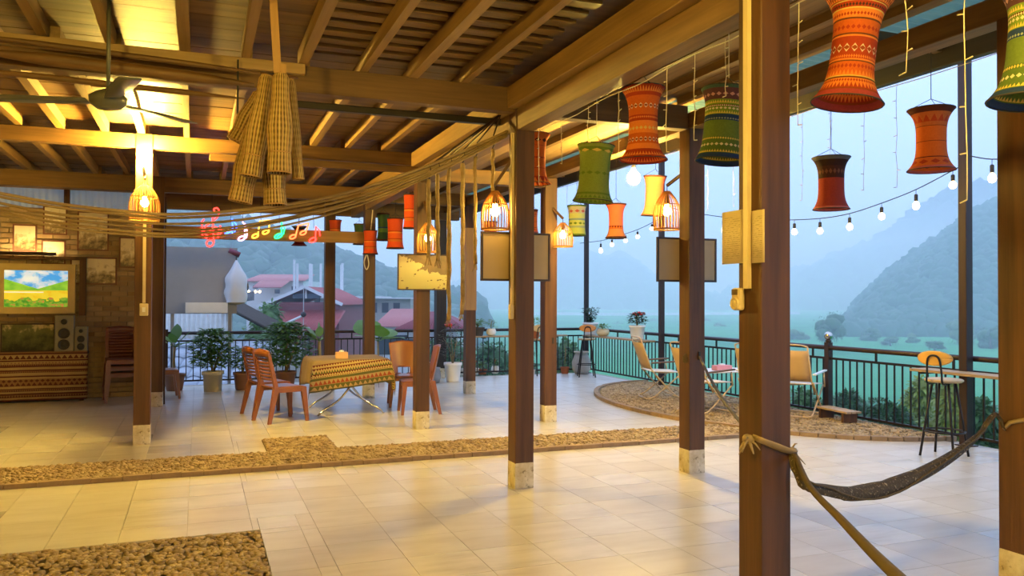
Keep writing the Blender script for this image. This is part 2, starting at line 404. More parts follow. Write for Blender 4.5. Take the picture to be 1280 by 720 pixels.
beam('purlin', 'wooden purlin along the outer row of posts', 4.11, 4.25, -2., 15.4, 3.10, 3.24, m_beamy)
beam('eave_beam', 'dark wide eave beam closing the edge of the lean-to roof', 5.10, 5.17, -2., 16.4, 3.28, 3.46, wood('eave beam wood', (.018, .010, .006), (.045, .024, .012), 1))
beam('plank', 'pale plank fixed on the side of the dark cross beam', -5.2, .73, CY1-.04, CY1+.015, 3.22, 3.298, m_palewood)
beam('steel_track', 'thin black steel track with hooks under the dark cross beam', .45, 2.43, CY1+.36, CY1+.42, 3.06, 3.115, m_black)
# ------------------------------------------------------------------ ceiling
ce = thing('ceiling', (0, 0, 3.3), 'timber joist and board ceiling', None, kind='structure')
R = random.Random(21)
JX = [-4.76, -4.33, -3.9, -3.47, -3.04, -2.61, -2.18, -1.75, -1.06-.43*.6, -.98, -.58, -.12, .32, .73, 1.17, 1.58, 2.01]
for x in JX:
    for y0, y1, dx in ((-1., CY1+.06, 0), (CY1+.09, CY2+.06, R.uniform(-.03, .03)+.02), (CY2+.09, CY3+.06, R.uniform(-.04, .04)), (CY3+.09, 14.05, 0)):
        if x < -3 and y0 < 5: continue
        w = R.uniform(.055, .075)
        MB().beam((x+dx, y0, .055), (x+dx+R.uniform(-.02, .02), y1, .055+R.uniform(-.008, .008)), w, .11).build('joist', m_joist, ce)
y = 3.2; k = 0
while y < CY1+.05:                     # near bay: wide boards to the left, battens with gaps to the right
    h = R.uniform(.20, .27)
    MB().bb(-4.9, .75, y+.002, y+h-.003, .112, .132).build('board', m_board, ce); y += h
y = 3.2
while y < CY1+.05:
    h = .105
    MB().bb(.75, 2.36, y, y+h, .112, .137).build('board', m_board, ce)
    MB().bb(.75, 2.36, y+h-.01, y+h+.10, .165, .18).build('board', m_beamx, ce); y += .19
y = CY1+.05
while y < 14.05:
    h = R.uniform(.17, .26)
    MB().bb(-4.9, 2.42, y+.002, min(y+h, 14.1)-.003, .112+R.uniform(0, .006), .136).build('board', m_board, ce); y += h
# outer lean-to: pale boards beyond the cross beam, dark boards nearer
y = 2.0
for x0 in [2.62+.25*i for i in range(6)]:
    MB().bb(x0, x0+.245, -1., CY1+.02, .06, .085).build('board', m_beamy, ce)
    MB().bb(x0, x0+.245, CY1+.15, 14., -.02, .0).build('board', m_paleboard, ce)
for x0 in (2.85, 3.25, 3.65, 3.98):
    MB().bb(x0, x0+.05, -1., CY1+.02, .0, .06).build('joist', m_joist, ce)
for x0 in (2.75, 3.5):
    MB().bb(x0, x0+.06, CY1+.15, 14., -.09, -.02).build('joist', m_beamy, ce)
for y0 in (.4, 1.9, 4.4, 7.8, 11., 14.1): MB().bb(2.6, 5.1, y0, y0+.07, .09, .17).build('rafter', m_beamx, ce)
# roof deck above everything keeps the sky out
MB().bb(-5.2, 4.3, -2.6, 14.2, .19, .22).build('roof_deck', m_board, ce)
# translucent corrugated sheet over the eave
g = G('green translucent corrugated sheet'); f = g.noise(g.obj(), 1., 3, .5, (2, 14, 2))
m_sheet = g.fin(g.mix(f, (.09, .19, .15), (.18, .32, .25)), .35, trans=.45)
sh = MB().grid(lambda u, v: (4.12+1.33*u, -2+18.4*v, .285-.04*u+.012*math.sin(v*18.4*2*PI/.10)), 3, 184*6)
sh.build('corrugated_sheet', m_sheet, ce)
for x0 in (4.48, 4.86): MB().bb(x0, x0+.07, -2., 16.4, .20, .25).build('purlin', m_joist, ce)

# ------------------------------------------------------------------ brick wall at the back left
wb = thing('wall_back', (-2.9, 14.1, 0), 'brick wall hung with framed photographs', None, kind='structure')
MB().bb(-2.3, 2.31, .05, .2, 0, 2.93).build('mortar', flat('wall mortar', (.34, .25, .12), .9), wb)
bm_ = MB().box((0, 0, 0), (.222, .06, .062)).mesh('brick', None)
g = G('yellow brown brick'); r = g.rnd(); f = g.noise(g.obj(), 18, 4)
m_brick = g.fin(g.mix(g.math('MULTIPLY', f, .5), g.ramp(r, [(.0, (.30, .18, .07)), (.35, (.44, .29, .12)), (.7, (.52, .37, .17)), (1., (.36, .25, .12))]), (.16, .10, .045)), .85)
bm_.materials.clear(); bm_.materials.append(m_brick)
far = MB(); cnt = 0
for row in range(37):
    for i in range(20):
        x = -2.2+i*.232+(.116 if row % 2 else 0); z = .04+row*.079
        if x > 2.3-.11: continue
        u, v, _ = pixof((x-2.9, 14.1, z))
        if u > -12 and v < 440 and cnt < 296:
            o = bpy.data.objects.new('brick', bm_); COL.objects.link(o); o.parent = wb; o.location = (x, .03+R.uniform(-.006, .004), z); cnt += 1
        else: far.box((x, .03, z), (.222, .06, .062))
tag(far.build('hidden_bricks', m_brick, wb), kind='stuff')
g = G('pale corrugated panel'); m_corr = g.fin((.52, .56, .52), .5, trans=.3)
tag(MB().grid(lambda u, v: (-5.2+4.65*u, 14.16+.012*math.sin(u*4.65*2*PI/.09), 2.93+.40*v), 460, 1).build('trim_1', m_corr), 'pale corrugated strip between brick wall and lintel', kind='structure')
tr2 = thing('trim_2', (-2.9, 14.1, 2.93), 'uprights dividing the corrugated strip', None, kind='structure')
for x in (-1.2, -.1, 1.0, 2.24): MB().bb(x-.04, x+.04, -.02, .04, 0, .29).build('upright', m_post, tr2)
wl = tag(MB().bb(-5.3, -5.2, -2.6, 14.2, -.3, 3.5).build('wall_left', m_brick), 'brick side wall', kind='structure')
tag(MB().bb(-5.3, 2.3, -2.75, -2.6, -.3, 3.5).build('wall_rear', flat('plaster', (.55, .46, .3), .8)), 'plaster wall behind the viewer', kind='structure')

# ------------------------------------------------------------------ railings
RX, RY, RH = 7.80, 15.60, .93
balm = MB().box((0, 0, .435), (.016, .016, .71)).mesh('baluster', m_black)
def railing(name, label, p0, p1, posts):
    p0, p1 = Vector(p0), Vector(p1); d = (p1-p0); L = d.length; a = math.atan2(d.y, d.x)
    t = thing(name, (p0.x, p0.y, 0), label, 'railing', a)
    MB().tube([(0, 0, RH), (L, 0, RH)], .031, 10).build('top_rail', m_brownsteel, t)
    MB().box((L/2, 0, .79), (L, .022, .03)).build('middle_rail', m_black, t)
    MB().box((L/2, 0, .08), (L, .022, .03)).build('bottom_rail', m_black, t)
    n = int(L/.118)
    for i in range(1, n):
        o = bpy.data.objects.new('baluster', balm); COL.objects.link(o); o.parent = t; o.location = (i*L/n, 0, 0)
    for i in range(1, int(L/1.1)): MB().box((i*1.1, 0, .86), (.022, .022, .12)).build('stub', m_black, t)
    for (s, ball) in posts:
        q = MB().box((s, 0, .50), (.075, .075, 1.0)).build('railing_post', m_brownsteel, t)
        if ball:
            MB().lathe([(.03, 1.0), (.045, 1.015), (.02, 1.04)], 12, (s, 0, 0), False, False, uvs=False).build('collar', m_brownsteel, q)
            MB().ico((s, 0, 1.085), .055, 3).build('ball_finial', m_chrome, q)
    return t
railing('railing', 'black metal railing with chrome ball post facing the hazy hill', (RX, 2.2), (RX, RY), [(8.51-2.2, True)])
railing('railing', 'black metal railing along the back edge behind the potted plants', (-.55, RY), (RX, RY), [(.02, False), (4.6, False)])
def steelpost(x, y, label, z1, w=.085):
    t = thing('steel_post', (x, y, 0), label, 'post')
    MB().box((0, 0, z1/2), (w, w, z1)).build('shaft', m_brownsteel, t, bev=.008)
    MB().box((0, 0, .006), (.16, .16, .012)).build('base_plate', m_brownsteel, t); return t
steelpost(7.695, 6.36, 'tall brown steel post beside the bar stool and its counter board', 4.35, .10)
steelpost(7.70, 3.9, 'tall steel post by the railing holding the far end of the short bulb string', 4.35)
steelpost(7.70, 12.5, 'tall thin steel post behind the camp chair on the pebble terrace', 4.25)
steelpost(7.70, 15.5, 'tall thin steel post at the railing corner behind the stool', 4.25)
# ------------------------------------------------------------------ things on the posts
CW = PW/2
t = P4
MB().box((-CW-.013, 0, 2.45), (.022, .032, 1.69)).build('conduit', m_beige, t)
MB().box((-CW-.002, -.02, 1.60), (.004, .001, .01)).build('screw', m_chrome, t)
cp = P1
conduit(cp, .012, 1.50, 3.05, .030)
sw = MB().box((.012, -CW-.02, 1.43), (.085, .04, .13)).build('switch_box', m_beige, cp, bev=.008)
MB().box((.012, -CW-.045, 1.43), (.03, .014, .05)).build('switch', m_white, sw)
MB().box((-CW-.012, -.03, 2.22), (.022, .03, 1.42)).build('conduit', m_beige, P2)
MB().box((-CW-.018, -.03, 1.45), (.035, .055, .12)).build('junction_box', m_beige, P2, bev=.008)
# siren and notices
p = ax(927, 374, 2.375)
t = thing('siren_box', (2.372, p.y, p.z-.055), 'beige plastic siren box with round grille below the notices', 'siren')
MB().box((-.017, 0, .055), (.034, .066, .105)).build('case', m_beige, t, bev=.012)
MB().box((-.036, 0, .088), (.006, .040, .026)).build('display', flat('dim display', (.12, .08, .035), .3), t)
MB().lathe([(.0005, .006), (.017, .006), (.018, .003), (.021, .003), (.022, .008), (.028, .008), (.029, -.002)], 20, (-.034, 0, .035), M=Matrix.Rotation(-PI/2, 4, 'Y'), uvs=False).build('grille', m_beige, t)
g = G('printed notice'); u, v = g.uv()
ln = g.math('GREATER_THAN', g.math('FRACT', g.math('MULTIPLY', v, 26.)), .52)
nz = g.noise(g.obj(), 1., 2, .5, (60, 60, 420))
mk = g.math('MULTIPLY', g.math('MULTIPLY', ln, g.math('GREATER_THAN', nz, .5)), g.math('MULTIPLY', g.math('MULTIPLY', g.math('GREATER_THAN', u, .12), g.math('LESS_THAN', u, .85)), g.math('MULTIPLY', g.math('GREATER_THAN', v, .1), g.math('LESS_THAN', v, .9))))
m_paper = g.fin(g.mix(g.math('MULTIPLY', mk, .55), (.66, .54, .33), (.25, .17, .09)), .6, trans=.15)
for (u0, u1, va, vb, dx, lab) in ((904, 931, 266, 329, .018, 'left paper notice pinned under the pale conduit of the siren post'), (941, 957, 264, 328, .010, 'right paper notice beside the pale conduit of the siren post')):
    a = ax(u0, va, 2.375-.004); b = ax(u1, vb, 2.375-.004)
    x0, x1 = 2.375-.006, 2.375-.006-dx*0
    o = MB().grid(lambda s, q: (x0-.004-.010*math.sin(s*PI)*.3, a.y+(b.y-a.y)*s, b.z+(a.z-b.z)*q), 6, 2)
    tag(o.build('paper_notice', m_paper, None, (x0, (a.y+b.y)/2, b.z), solid=.0015), lab, 'paper')

# ------------------------------------------------------------------ cloth lampshades
OR = (.62, .13, .022); OR2 = (.80, .25, .045); RD = (.42, .05, .018); DK = (.10, .022, .015); YE = (.72, .52, .12); GN = (.17, .26, .04); GN2 = (.28, .36, .07); BL = (.02, .05, .16); CRM = (.72, .62, .42); PINK = (.50, .12, .12)
sm = {}
BR = (.30, .06, .02)
sm['orange'] = bands('orange batik shade', [(0, (.40, .06, .06)), (.07, BR), (.09, OR2), (.19, (.16, .05, .02)), (.205, YE), (.215, OR), (.34, (.16, .05, .02)), (.355, OR2), (.37, RD), (.56, OR2), (.575, (.16, .05, .02)), (.59, OR), (.71, (.16, .05, .02)), (.725, OR2), (.80, YE), (.81, RD), (.86, YE), (.87, BR)],
    [(.09, .15, 30, RD), (.22, .27, 26, OR2), (.88, .92, 30, OR2)], [(.15, .19, 40, RD), (.28, .33, 24, RD), (.42, .51, 12, CRM), (.44, .49, 12, BR), (.37, .41, 40, OR2), (.62, .67, 18, RD), (.74, .78, 30, RD), (.815, .855, 34, (.08, .03, .02)), (.90, .98, 20, OR2)], usc=1.5, trans=.35)
sm['orange2'] = bands('orange red shade', [(0, RD), (.14, OR2), (.22, OR), (.36, OR2), (.52, RD), (.60, OR), (.85, RD)], [(.03, .10, 30, OR2), (.90, .98, 30, OR2)], [(.24, .32, 14, CRM), (.26, .30, 14, BR), (.40, .46, 14, YE), (.55, .59, 30, OR2), (.68, .76, 12, CRM), (.70, .74, 12, BR)], usc=1.5, trans=.4)
sm['brick'] = bands('brick red shade', [(0, PINK), (.05, OR), (.2, DK), (.215, OR), (.45, DK), (.46, OR), (.68, DK), (.69, (.5, .12, .03)), (.9, DK)], [(.75, .86, 14, RD)], [(.08, .18, 10, RD)], trans=.3)
sm['maroon'] = bands('maroon and black shade', [(0, PINK), (.04, (.28, .035, .025)), (.58, (.05, .015, .012)), (.80, (.03, .012, .012)), (.92, (.09, .09, .10))], [], [(.64, .76, 20, (.14, .05, .03))], trans=.2)
sm['green'] = bands('green embroidered shade', [(0, BL), (.07, (.10, .17, .04)), (.30, (.14, .21, .05)), (.52, BL), (.60, GN), (.70, DK), (.73, GN), (.80, (.10, .04, .06)), (.95, (.05, .1, .09))], [(.61, .65, 34, YE), (.75, .79, 34, YE), (.08, .12, 34, YE)], [(.17, .22, 18, CRM), (.66, .70, 20, CRM), (.84, .90, 14, (.5, .25, .25)), (.26, .30, 34, YE), (.70, .73, 40, CRM), (.53, .56, 30, (.3, .35, .3))], usc=1.5, trans=.3)
sm['olive'] = bands('olive green shade', [(0, GN2), (.10, GN), (.14, GN2), (.86, GN), (.93, GN2)], [(.02, .09, 26, GN)], [(.84, .91, 8, YE), (.45, .52, 12, GN)], trans=.4)
sm['rust'] = bands('rust woven shade', [(0, RD), (.14, OR), (.3, RD), (.31, OR), (.5, RD), (.52, OR), (.74, RD), (.75, OR)], [(.0, .12, 16, OR2)], [(.8, .9, 9, DK)], trans=.35)
sm['coral'] = bands('coral shade', [(0, DK), (.03, (.72, .14, .08)), (.96, DK)], [], [], trans=.25)
sm['coral2'] = bands('coral shade with brown foot', [(0, DK), (.04, (.45, .17, .08)), (.28, DK), (.36, (.72, .16, .10)), (.96, DK)], [(.29, .36, 16, OR)], [], trans=.4)
sm['lime'] = bands('yellow green striped shade', [(0, GN), (.05, (.55, .58, .16)), (.25, (.36, .42, .30)), (.32, (.6, .62, .2)), (.5, (.25, .34, .42)), (.56, (.6, .62, .25)), (.72, (.55, .5, .42)), (.95, GN)], [], [(.74, .86, 8, PINK), (.35, .45, 10, GN)], trans=.4)
sm['redtier'] = bands('tiered red shade', [(0, DK), (.03, (.72, .10, .03)), (.22, (.60, .16, .03)), (.3, RD), (.33, (.74, .12, .03)), (.5, OR2), (.55, RD), (.58, (.66, .09, .03)), (.97, DK)], [], [], trans=.35)
sm['darkgreen'] = bands('dark green shade', [(0, DK), (.04, (.04, .08, .04)), (.3, (.12, .2, .05)), (.45, BL), (.5, (.06, .12, .05)), (.96, DK)], [], [], trans=.25)
def lampshade(u, vt, vb, wt, ww, wb_, label, mat, x=None, y=None, ztop=None, tilt=0., tdir=0., frill=0., group=None, waist=.5):
    vm = (vt+vb)/2; p = ax(u, vm, x) if x is not None else ay(u, vm, y)
    dep = (p-CO).dot(CF); k = dep/FPX; H = (vb-vt)*k/math.cos(math.atan((374-vm)/FPX))*.985
    rt, rw, rb = wt*k/2, ww*k/2, wb_*k/2
    t = thing('lampshade', (p.x, p.y, p.z-H/2), label, 'lampshade', random.Random(int(u)).uniform(0, 6.28), group)
    T = Matrix.Rotation(tilt, 4, Vector((math.cos(tdir), math.sin(tdir), 0)))
    T = Matrix.Translation((0, 0, H/2)) @ T @ Matrix.Translation((0, 0, -H/2))
    t.rotation_euler = (0, 0, 0)
    prof = []
    for i in range(19):
        s = i/18; e = abs(s-waist)/(waist if s < waist else 1-waist)
        prof.append((rw + ((rb if s < waist else rt)-rw)*e**3.6, H*s))
    n = 40
    fr = (lambda s, a: frill*math.sin(a*14)*max(0, (abs(s-.5)-.36)/.14)) if frill else None
    MB().lathe(prof, n, M=T, frill=fr).build('shade', mat, t, solid=.004)
    for nm, r, z in (('top_hoop', rt, H), ('bottom_hoop', rb, 0)):
        MB().tube([T @ Vector((r*math.cos(a), r*math.sin(a), z)) for a in [2*PI*i/28 for i in range(29)]], .0035, 5, False).build(nm, m_cord, t)
    hz = H+.07*H/.4
    hg = MB()
    for a in (0.3, 2.4, 4.5): hg.tube([T @ Vector((rt*math.cos(a), rt*math.sin(a), H)), T @ Vector((0, 0, hz))], .0022, 4)
    hg.build('hanger_wire', m_cord, t)
    top = T @ Vector((0, 0, hz)); zt = (ztop if ztop else 3.36)-(p.z-H/2)
    MB().tube([top, (top.x, top.y, zt)], .0028, 5).build('cord', m_palecord if x and x < 3.5 else m_cord, t)
    return t
ZN, ZF, ZO = 3.355, 3.275, 3.50
lampshade(1067, -3, 128, 84, 52, 86, 'big orange batik lampshade with dark stripes hanging beside the siren post', sm['orange'], x=2.76, ztop=ZN, tilt=.13, tdir=_ya*-1+PI/2)
lampshade(1294, -14, 126, 92, 60, 96, 'green and blue embroidered lampshade hanging by the hammock-end post', sm['green'], x=2.76, ztop=ZN, tilt=.10, tdir=_ya*-1+PI/2)
lampshade(905, 113, 202, 64, 48, 62, 'dark green embroidered lampshade with a blue band behind the siren post', sm['green'], x=2.76, ztop=ZN, tilt=.10, tdir=_ya*-1+PI/2)
lampshade(804, 111, 200, 54, 35, 60, 'bright orange lampshade with dotted rows above the bare hanging bulb', sm['orange2'], x=2.76, ztop=ZN, frill=.02)
lampshade(743, 182, 252, 46, 37, 50, 'plain olive green lampshade hanging next to the bare bulb', sm['olive'], x=2.76, ztop=ZN, tilt=.06, tdir=_ya*-1+PI/2)
lampshade(669, 168, 230, 36, 25, 38, 'small rust red frilled lampshade beside the framed-board post', sm['rust'], x=2.74, ztop=3.275, frill=.07)
lampshade(1164, 137, 213, 55, 34, 56, 'brick red lampshade hanging from the eave by the steel post', sm['brick'], x=4.9, ztop=ZO)
lampshade(1039, 197, 262, 46, 30, 44, 'maroon lampshade with a black upper half under the eave', sm['maroon'], x=4.9, ztop=ZO)
lampshade(818, 220, 270, 29, 22, 32, 'plain coral lampshade behind a wicker lamp', sm['coral'], x=4.9, ztop=ZO, tilt=.08)
lampshade(770, 255, 298, 26, 17, 27, 'coral lampshade with a brown foot under the eave', sm['coral2'], x=4.9, ztop=ZO)
lampshade(721, 257, 295, 24, 20, 23, 'yellow green striped lampshade under the eave', sm['lime'], x=4.9, ztop=ZO)
lampshade(419, 275, 301, 16, 13, 17, 'small red lampshade beside the post with glass bulbs', sm['redtier'], y=13.6, ztop=3.413)
lampshade(463, 288, 318, 17, 15, 19, 'orange tiered lampshade in front of the rope-wrapped post', sm['redtier'], y=12.35, ztop=3.413)
lampshade(494, 273, 311, 20, 18, 22, 'larger red tiered lampshade left of the painting post', sm['redtier'], y=11.9, ztop=3.413)
lampshade(512, 243, 286, 15, 13, 16, 'tall red lampshade partly behind the painting post', sm['redtier'], y=10.3, ztop=3.413)
lampshade(479, 267, 301, 16, 13, 17, 'dark green lampshade behind the red tiered ones', sm['darkgreen'], y=13.4, ztop=3.413)
lampshade(449, 280, 306, 14, 11, 16, 'black green lampshade half behind the rope-wrapped post', sm['darkgreen'], y=13.6, ztop=3.413)
lampshade(666, 262, 291, 13, 11, 14, 'dull red lampshade half behind the framed-board post', sm['brick'], x=4.9, ztop=ZO)
lampshade(613, 277, 300, 17, 15, 18, 'pale red lampshade above the framed board', sm['coral'], x=4.9, ztop=ZO)
lampshade(374, 283, 307, 19, 9, 19, 'dark brown bell lampshade behind the neon notes', sm['maroon'], y=13.5, ztop=3.413)

# ------------------------------------------------------------------ wicker lamps
m_wick = flat('glowing split bamboo', (.55, .27, .07), .6, trans=.35)
m_bulb = emit('warm bulb glass', WARM, 130.)
def wicker(u, vt, vb, w, x, y, label, bx, by, bz):
    p = ay(u, (vt+vb)/2, y); k = (p-CO).dot(CF)/FPX; H = (vb-vt)*k; r = w*k/2
    t = thing('wicker_lamp', (x, y, p.z-H/2), label, 'lamp')
    pr = [(.22*r, H), (.30*r, .97*H), (.62*r, .82*H), (.86*r, .66*H), (.98*r, .48*H), (1.0*r, .3*H), (.96*r, 0)]
    n = 26
    for i in range(n):
        a = 2*PI*i/n
        if i == 0:
            o0 = MB().tube([(rr*math.cos(a), rr*math.sin(a), z) for rr, z in pr], .0048, 4, False).build('rib', m_wick, t)
        else:
            o = part_copy(o0, t); o.rotation_euler = (0, 0, a)
    for rr, z, nm in ((pr[0][0], H, 'top_ring'), (pr[3][0], pr[3][1], 'middle_ring'), (pr[6][0], .01, 'bottom_ring')):
        MB().tube([(rr*math.cos(a)*1.01, rr*math.sin(a)*1.01, z) for a in [2*PI*j/30 for j in range(31)]], .008 if nm != 'middle_ring' else .005, 6, False).build(nm, m_wick, t)
    MB().lathe([(.001, .50*H+.075), (.018, .50*H+.07), (.02, .50*H+.05), (.038, .50*H+.012), (.04, .50*H-.012), (.026, .50*H-.038), (.001, .50*H-.046)], 12, uvs=False).build('bulb', m_bulb, t)
    MB().lathe([(.019, .5*H+.06), (.021, .5*H+.14), (.006, .5*H+.15)], 10, uvs=False).build('socket', m_cord, t)
    MB().tube([(0, 0, .5*H+.14), (0, 0, H+.06)], .004, 5).build('cord', m_cord, t)
    MB().beam((0, 0, H+.06), (bx-x, by-y, bz-(p.z-H/2)), .022, .026).build('bracket_arm', m_post, t)
    return t
wicker(835, 240, 288, 34, 4.10, 6.56, 'wicker cage lamp on a bracket behind the strapped post', 4.15, 6.36, 2.72)
wicker(702, 279, 309, 25, 4.275, 9.27, 'wicker cage lamp on the second slotted post', 4.2, 9.42, 2.72)
wicker(623, 240, 288, 35, 2.295, 6.32, 'wicker cage lamp above the framed board', 2.43, 6.28, 2.72)
wicker(535, 279, 316, 27, 2.52, 9.26, 'wicker cage lamp above the painting', 2.52, 9.42, 2.72)
wicker(180, 231, 276, 36, -.53, 9.24, 'wicker cage lamp under the bare bulb on the conduit post', -.53, 9.42, 2.86)
# bare bulbs
m_hot = emit('bright bulb glass', WARM, 2100.)
m_hot2 = emit('bright post bulb glass', WARM, 3800.)
m_fillbulb = emit('fill bulb glass', WARM, 1400.)  # for the unseen bulbs added behind the viewer
def bare_bulb(p, label, r=.07, zt=None, wall=None, mat=m_hot):
    t = thing('bare_bulb', p, label, 'bulb')
    MB().ico((0, 0, 0), r, 2, (1, 1, 1.05)).build('glass', mat, t)
    if wall is None:
        MB().lathe([(.02, r*.9), (.024, r*.9+.07), (.008, r*.9+.08)], 10, uvs=False).build('socket', m_white, t)
        MB().tube([(0, 0, r*.9+.07), (0, 0, zt-p[2])], .004, 5).build('cord', m_cord, t)
    else:
        MB().tube([(0, 0, -r*.9), (0, 0, -r-.09), (0, wall-p[1], -r-.13)], .016, 8).build('socket', m_white, t)
    return t
bare_bulb((4.25, 7.45, 2.83), 'bare glowing bulb hanging under the pale eave boards', zt=3.095)
bare_bulb((-.54, 9.28, 3.05), 'bare glowing bulb at the top of the conduit post', wall=9.42, mat=m_hot2)
bare_bulb((-.85, 1.9, 2.75), 'added unseen fill bulb hanging from a joist above the pebble bed', zt=3.3, mat=m_fillbulb)  # unseen bulb, added to fill the foreground with warm light
bare_bulb((1.6, .9, 2.95), 'added unseen fill bulb hanging from a joist nearest the plaster wall', zt=3.3, mat=m_fillbulb)  # second added bulb out of view, also fills the foreground

# ------------------------------------------------------------------ rope bundle and hanging ropes
BC = [(-60, 245), (0, 258), (80, 273), (160, 282), (220, 285), (300, 280), (400, 261), (480, 237), (560, 204), (634, 168)]
for i, (dv, r, yy, lab) in enumerate(((-17, .012, 6.42, 'uppermost thick rope of the sagging bundle in front of the conduit post'), (-5, .010, 6.46, 'second rope from the top of the sagging bundle, pale and frayed'), (2, .009, 6.40, 'thin middle rope of the sagging bundle below the fish traps'), (7, .010, 6.45, 'fourth rope of the sagging bundle, passing over the neon clef'), (12, .008, 6.41, 'lowest thin rope of the sagging bundle crossing the wall photographs'))):
    R = random.Random(i); pts = []
    for (u, v) in BC:
        k = 1. if u < 300 else max(.25, 1-(u-300)/430)
        pts.append(ay(u, v+dv*k+R.uniform(-1.2, 1.2), yy))
    tag(MB().tube(spline(pts, 5), r, 7).build('sagging_rope', m_rope, None, pts[0]), lab, 'rope', None)
    if i == 0:
        pts2 = [p+Vector((0, .03, -.022)) for p in pts]
        tag(MB().tube(spline(pts2, 5), .010, 7).build('sagging_rope', m_rope, None, pts2[0]), 'rope lying right under the uppermost thick rope of the sagging bundle', 'rope')
hr = [(536, 224, 322, 3.2, 'first rope hanging by the wicker lamp over the painting'), (547, 218, 326, 3., 'second hanging rope, straight, in front of the painting edge'), (561, 211, 400, 3.4, 'long hanging rope with a frayed end past the painting'), (578, 204, 393, 3.4, 'long hanging rope against the pale-topped post'), (594, 196, 330, 2.8, 'hanging rope with a looped end left of the framed board'), (616, 186, 248, 2.8, 'short hanging rope above the wicker lamp by the framed board')]
for i, (u, v0, v1, w, lab) in enumerate(hr):
    R = random.Random(50+i); yy = 6.47
    k = 6.8/FPX; n = 9
    pts = [ay(u+R.uniform(-.8, .8), v0+(v1-v0)*j/n, yy) for j in range(n+1)]
    t = thing('hanging_rope', pts[-1], lab, 'rope', group=None)
    MB().tube([p-pts[-1] for p in spline(pts, 3)], [w*1.55*k/2*R.uniform(.85, 1.2) for _ in range(3*n+1)], 7).build('strand', m_rope, t)
    fr = MB()
    for q in range(7): fr.tube([(R.uniform(-.01, .01), R.uniform(-.01, .01), .03), (R.uniform(-.03, .03), R.uniform(-.02, .02), -R.uniform(.02, .07))], .003, 4)
    fr.build('frayed_end', m_rope, t)
    tp = pts[0]-pts[-1]
    MB().tube([tp, tp+Vector((.015, -.02, .05)), tp+Vector((.0, -.03, .11)), (2.40-pts[-1].x+(0), tp.y, 3.14-pts[-1].z)], .006, 5).build('tie_strap', m_brownsteel, t)
# pale rope coil on a back post
pr_ = [ay(u, v, 12.60) for u, v in ((466, 262), (462, 300), (458, 318), (455, 328), (458, 337), (461, 330), (459, 318))]
tag(MB().tube(spline(pr_, 4), .008, 6).build('rope_loop', m_palecord, None, pr_[0]), 'pale rope loop hanging on the rope-wrapped post', 'rope')

# ------------------------------------------------------------------ woven fish traps
g = G('woven bamboo'); u, v = g.uv()
wv = g.math('MULTIPLY', g.math('SINE', g.math('MULTIPLY', u, 2*PI*22)), .9); wv2 = g.math('SINE', g.math('MULTIPLY', v, 2*PI*16))
f = g.math('ADD', g.math('MULTIPLY', g.math('ADD', wv, g.math('MULTIPLY', wv2, .22)), .4), .5)
m_weave = g.fin(g.ramp(f, [(.15, (.10, .055, .014)), (.5, (.40, .26, .075)), (.85, (.58, .42, .15))]), .7, trans=.1); 
g.bump(f, .9, .006)
ft = thing('trap_hanger', (.42, 5.09, 2.9), 'pale wooden stick the woven fish traps hang from', 'stick')
a = ad(347, 92, 4.88); b = ad(341, -6, 4.88)
ft.location = a
MB().beam((0, 0, 0), (b-a)+Vector((0, 0, .0)), .045, .03).build('stick', m_palevert, ft)
MB().beam((.03, 0, 0), (.028, 0, .06), .04, .03).build('short_stick', m_palevert, ft)
MB().tube([(-.10, 0, -.01), (.12, 0, -.014)], .008, 6).build('crossbar', m_post, ft)
a_stick = a.copy()
def trap(u0, v0, u1, v1, w0, w1, dep, lab):
    p0, p1 = ad(u0, v0, dep), ad(u1, v1, dep-.02); ax_ = p1-p0; L = ax_.length
    M = ax_.to_track_quat('Z', 'Y').to_matrix().to_4x4(); k = dep/FPX
    t = thing('fish_trap', p0, lab, 'fish trap', group=None)
    prof = [(w0*k/2*.75, 0), (w0*k/2, .02), (w0*k/2*1.08, L*.25), (w1*k/2*1.08, L*.55), (w1*k/2*.93, L*.8), (w1*k/2*1.02, L*.99), (w1*k/2, L)]
    MB().lathe(prof, 26, M=M).build('woven_body', m_weave, t, solid=.006)
    for q, nm in ((0, 'neck_ring'), (4, 'waist_ring'), (6, 'mouth_ring')):
        r, z = prof[q]; MB().tube([M @ Vector((r*1.02*math.cos(s), r*1.02*math.sin(s), z)) for s in [2*PI*j/24 for j in range(25)]], .005, 5, False).build(nm, m_palevert, t)
    MB().tube([(0, 0, 0), (0, 0, .012), a_stick-p0], .004, 5).build('cord', m_cord, t)
    # open lattice of splints over the upper half
    for j in range(13):
        s = 2*PI*j/13
        MB().tube([M @ Vector((r*1.03*math.cos(s), r*1.03*math.sin(s), z)) for r, z in prof], .0032, 4, False).build('splint', m_palevert, t)
    return t
trap(334, 95, 313, 220, 17, 26, 4.80, 'woven fish trap slanting left in front of the cluster')
trap(351, 93, 349, 216, 19, 28, 4.70, 'woven fish trap hanging straight in the middle of the cluster')
trap(362, 100, 373, 224, 12, 13, 4.86, 'slim woven fish trap at the right side of the cluster')
trap(330, 118, 299, 178, 24, 30, 5.2, 'rounded woven fish trap peeping out on the left of the cluster')
trap(318, 160, 300, 252, 22, 27, 4.98, 'lower woven fish trap with a wide mouth at the left')
trap(340, 165, 344, 256, 24, 26, 5.02, 'lower woven fish trap behind the straight one')
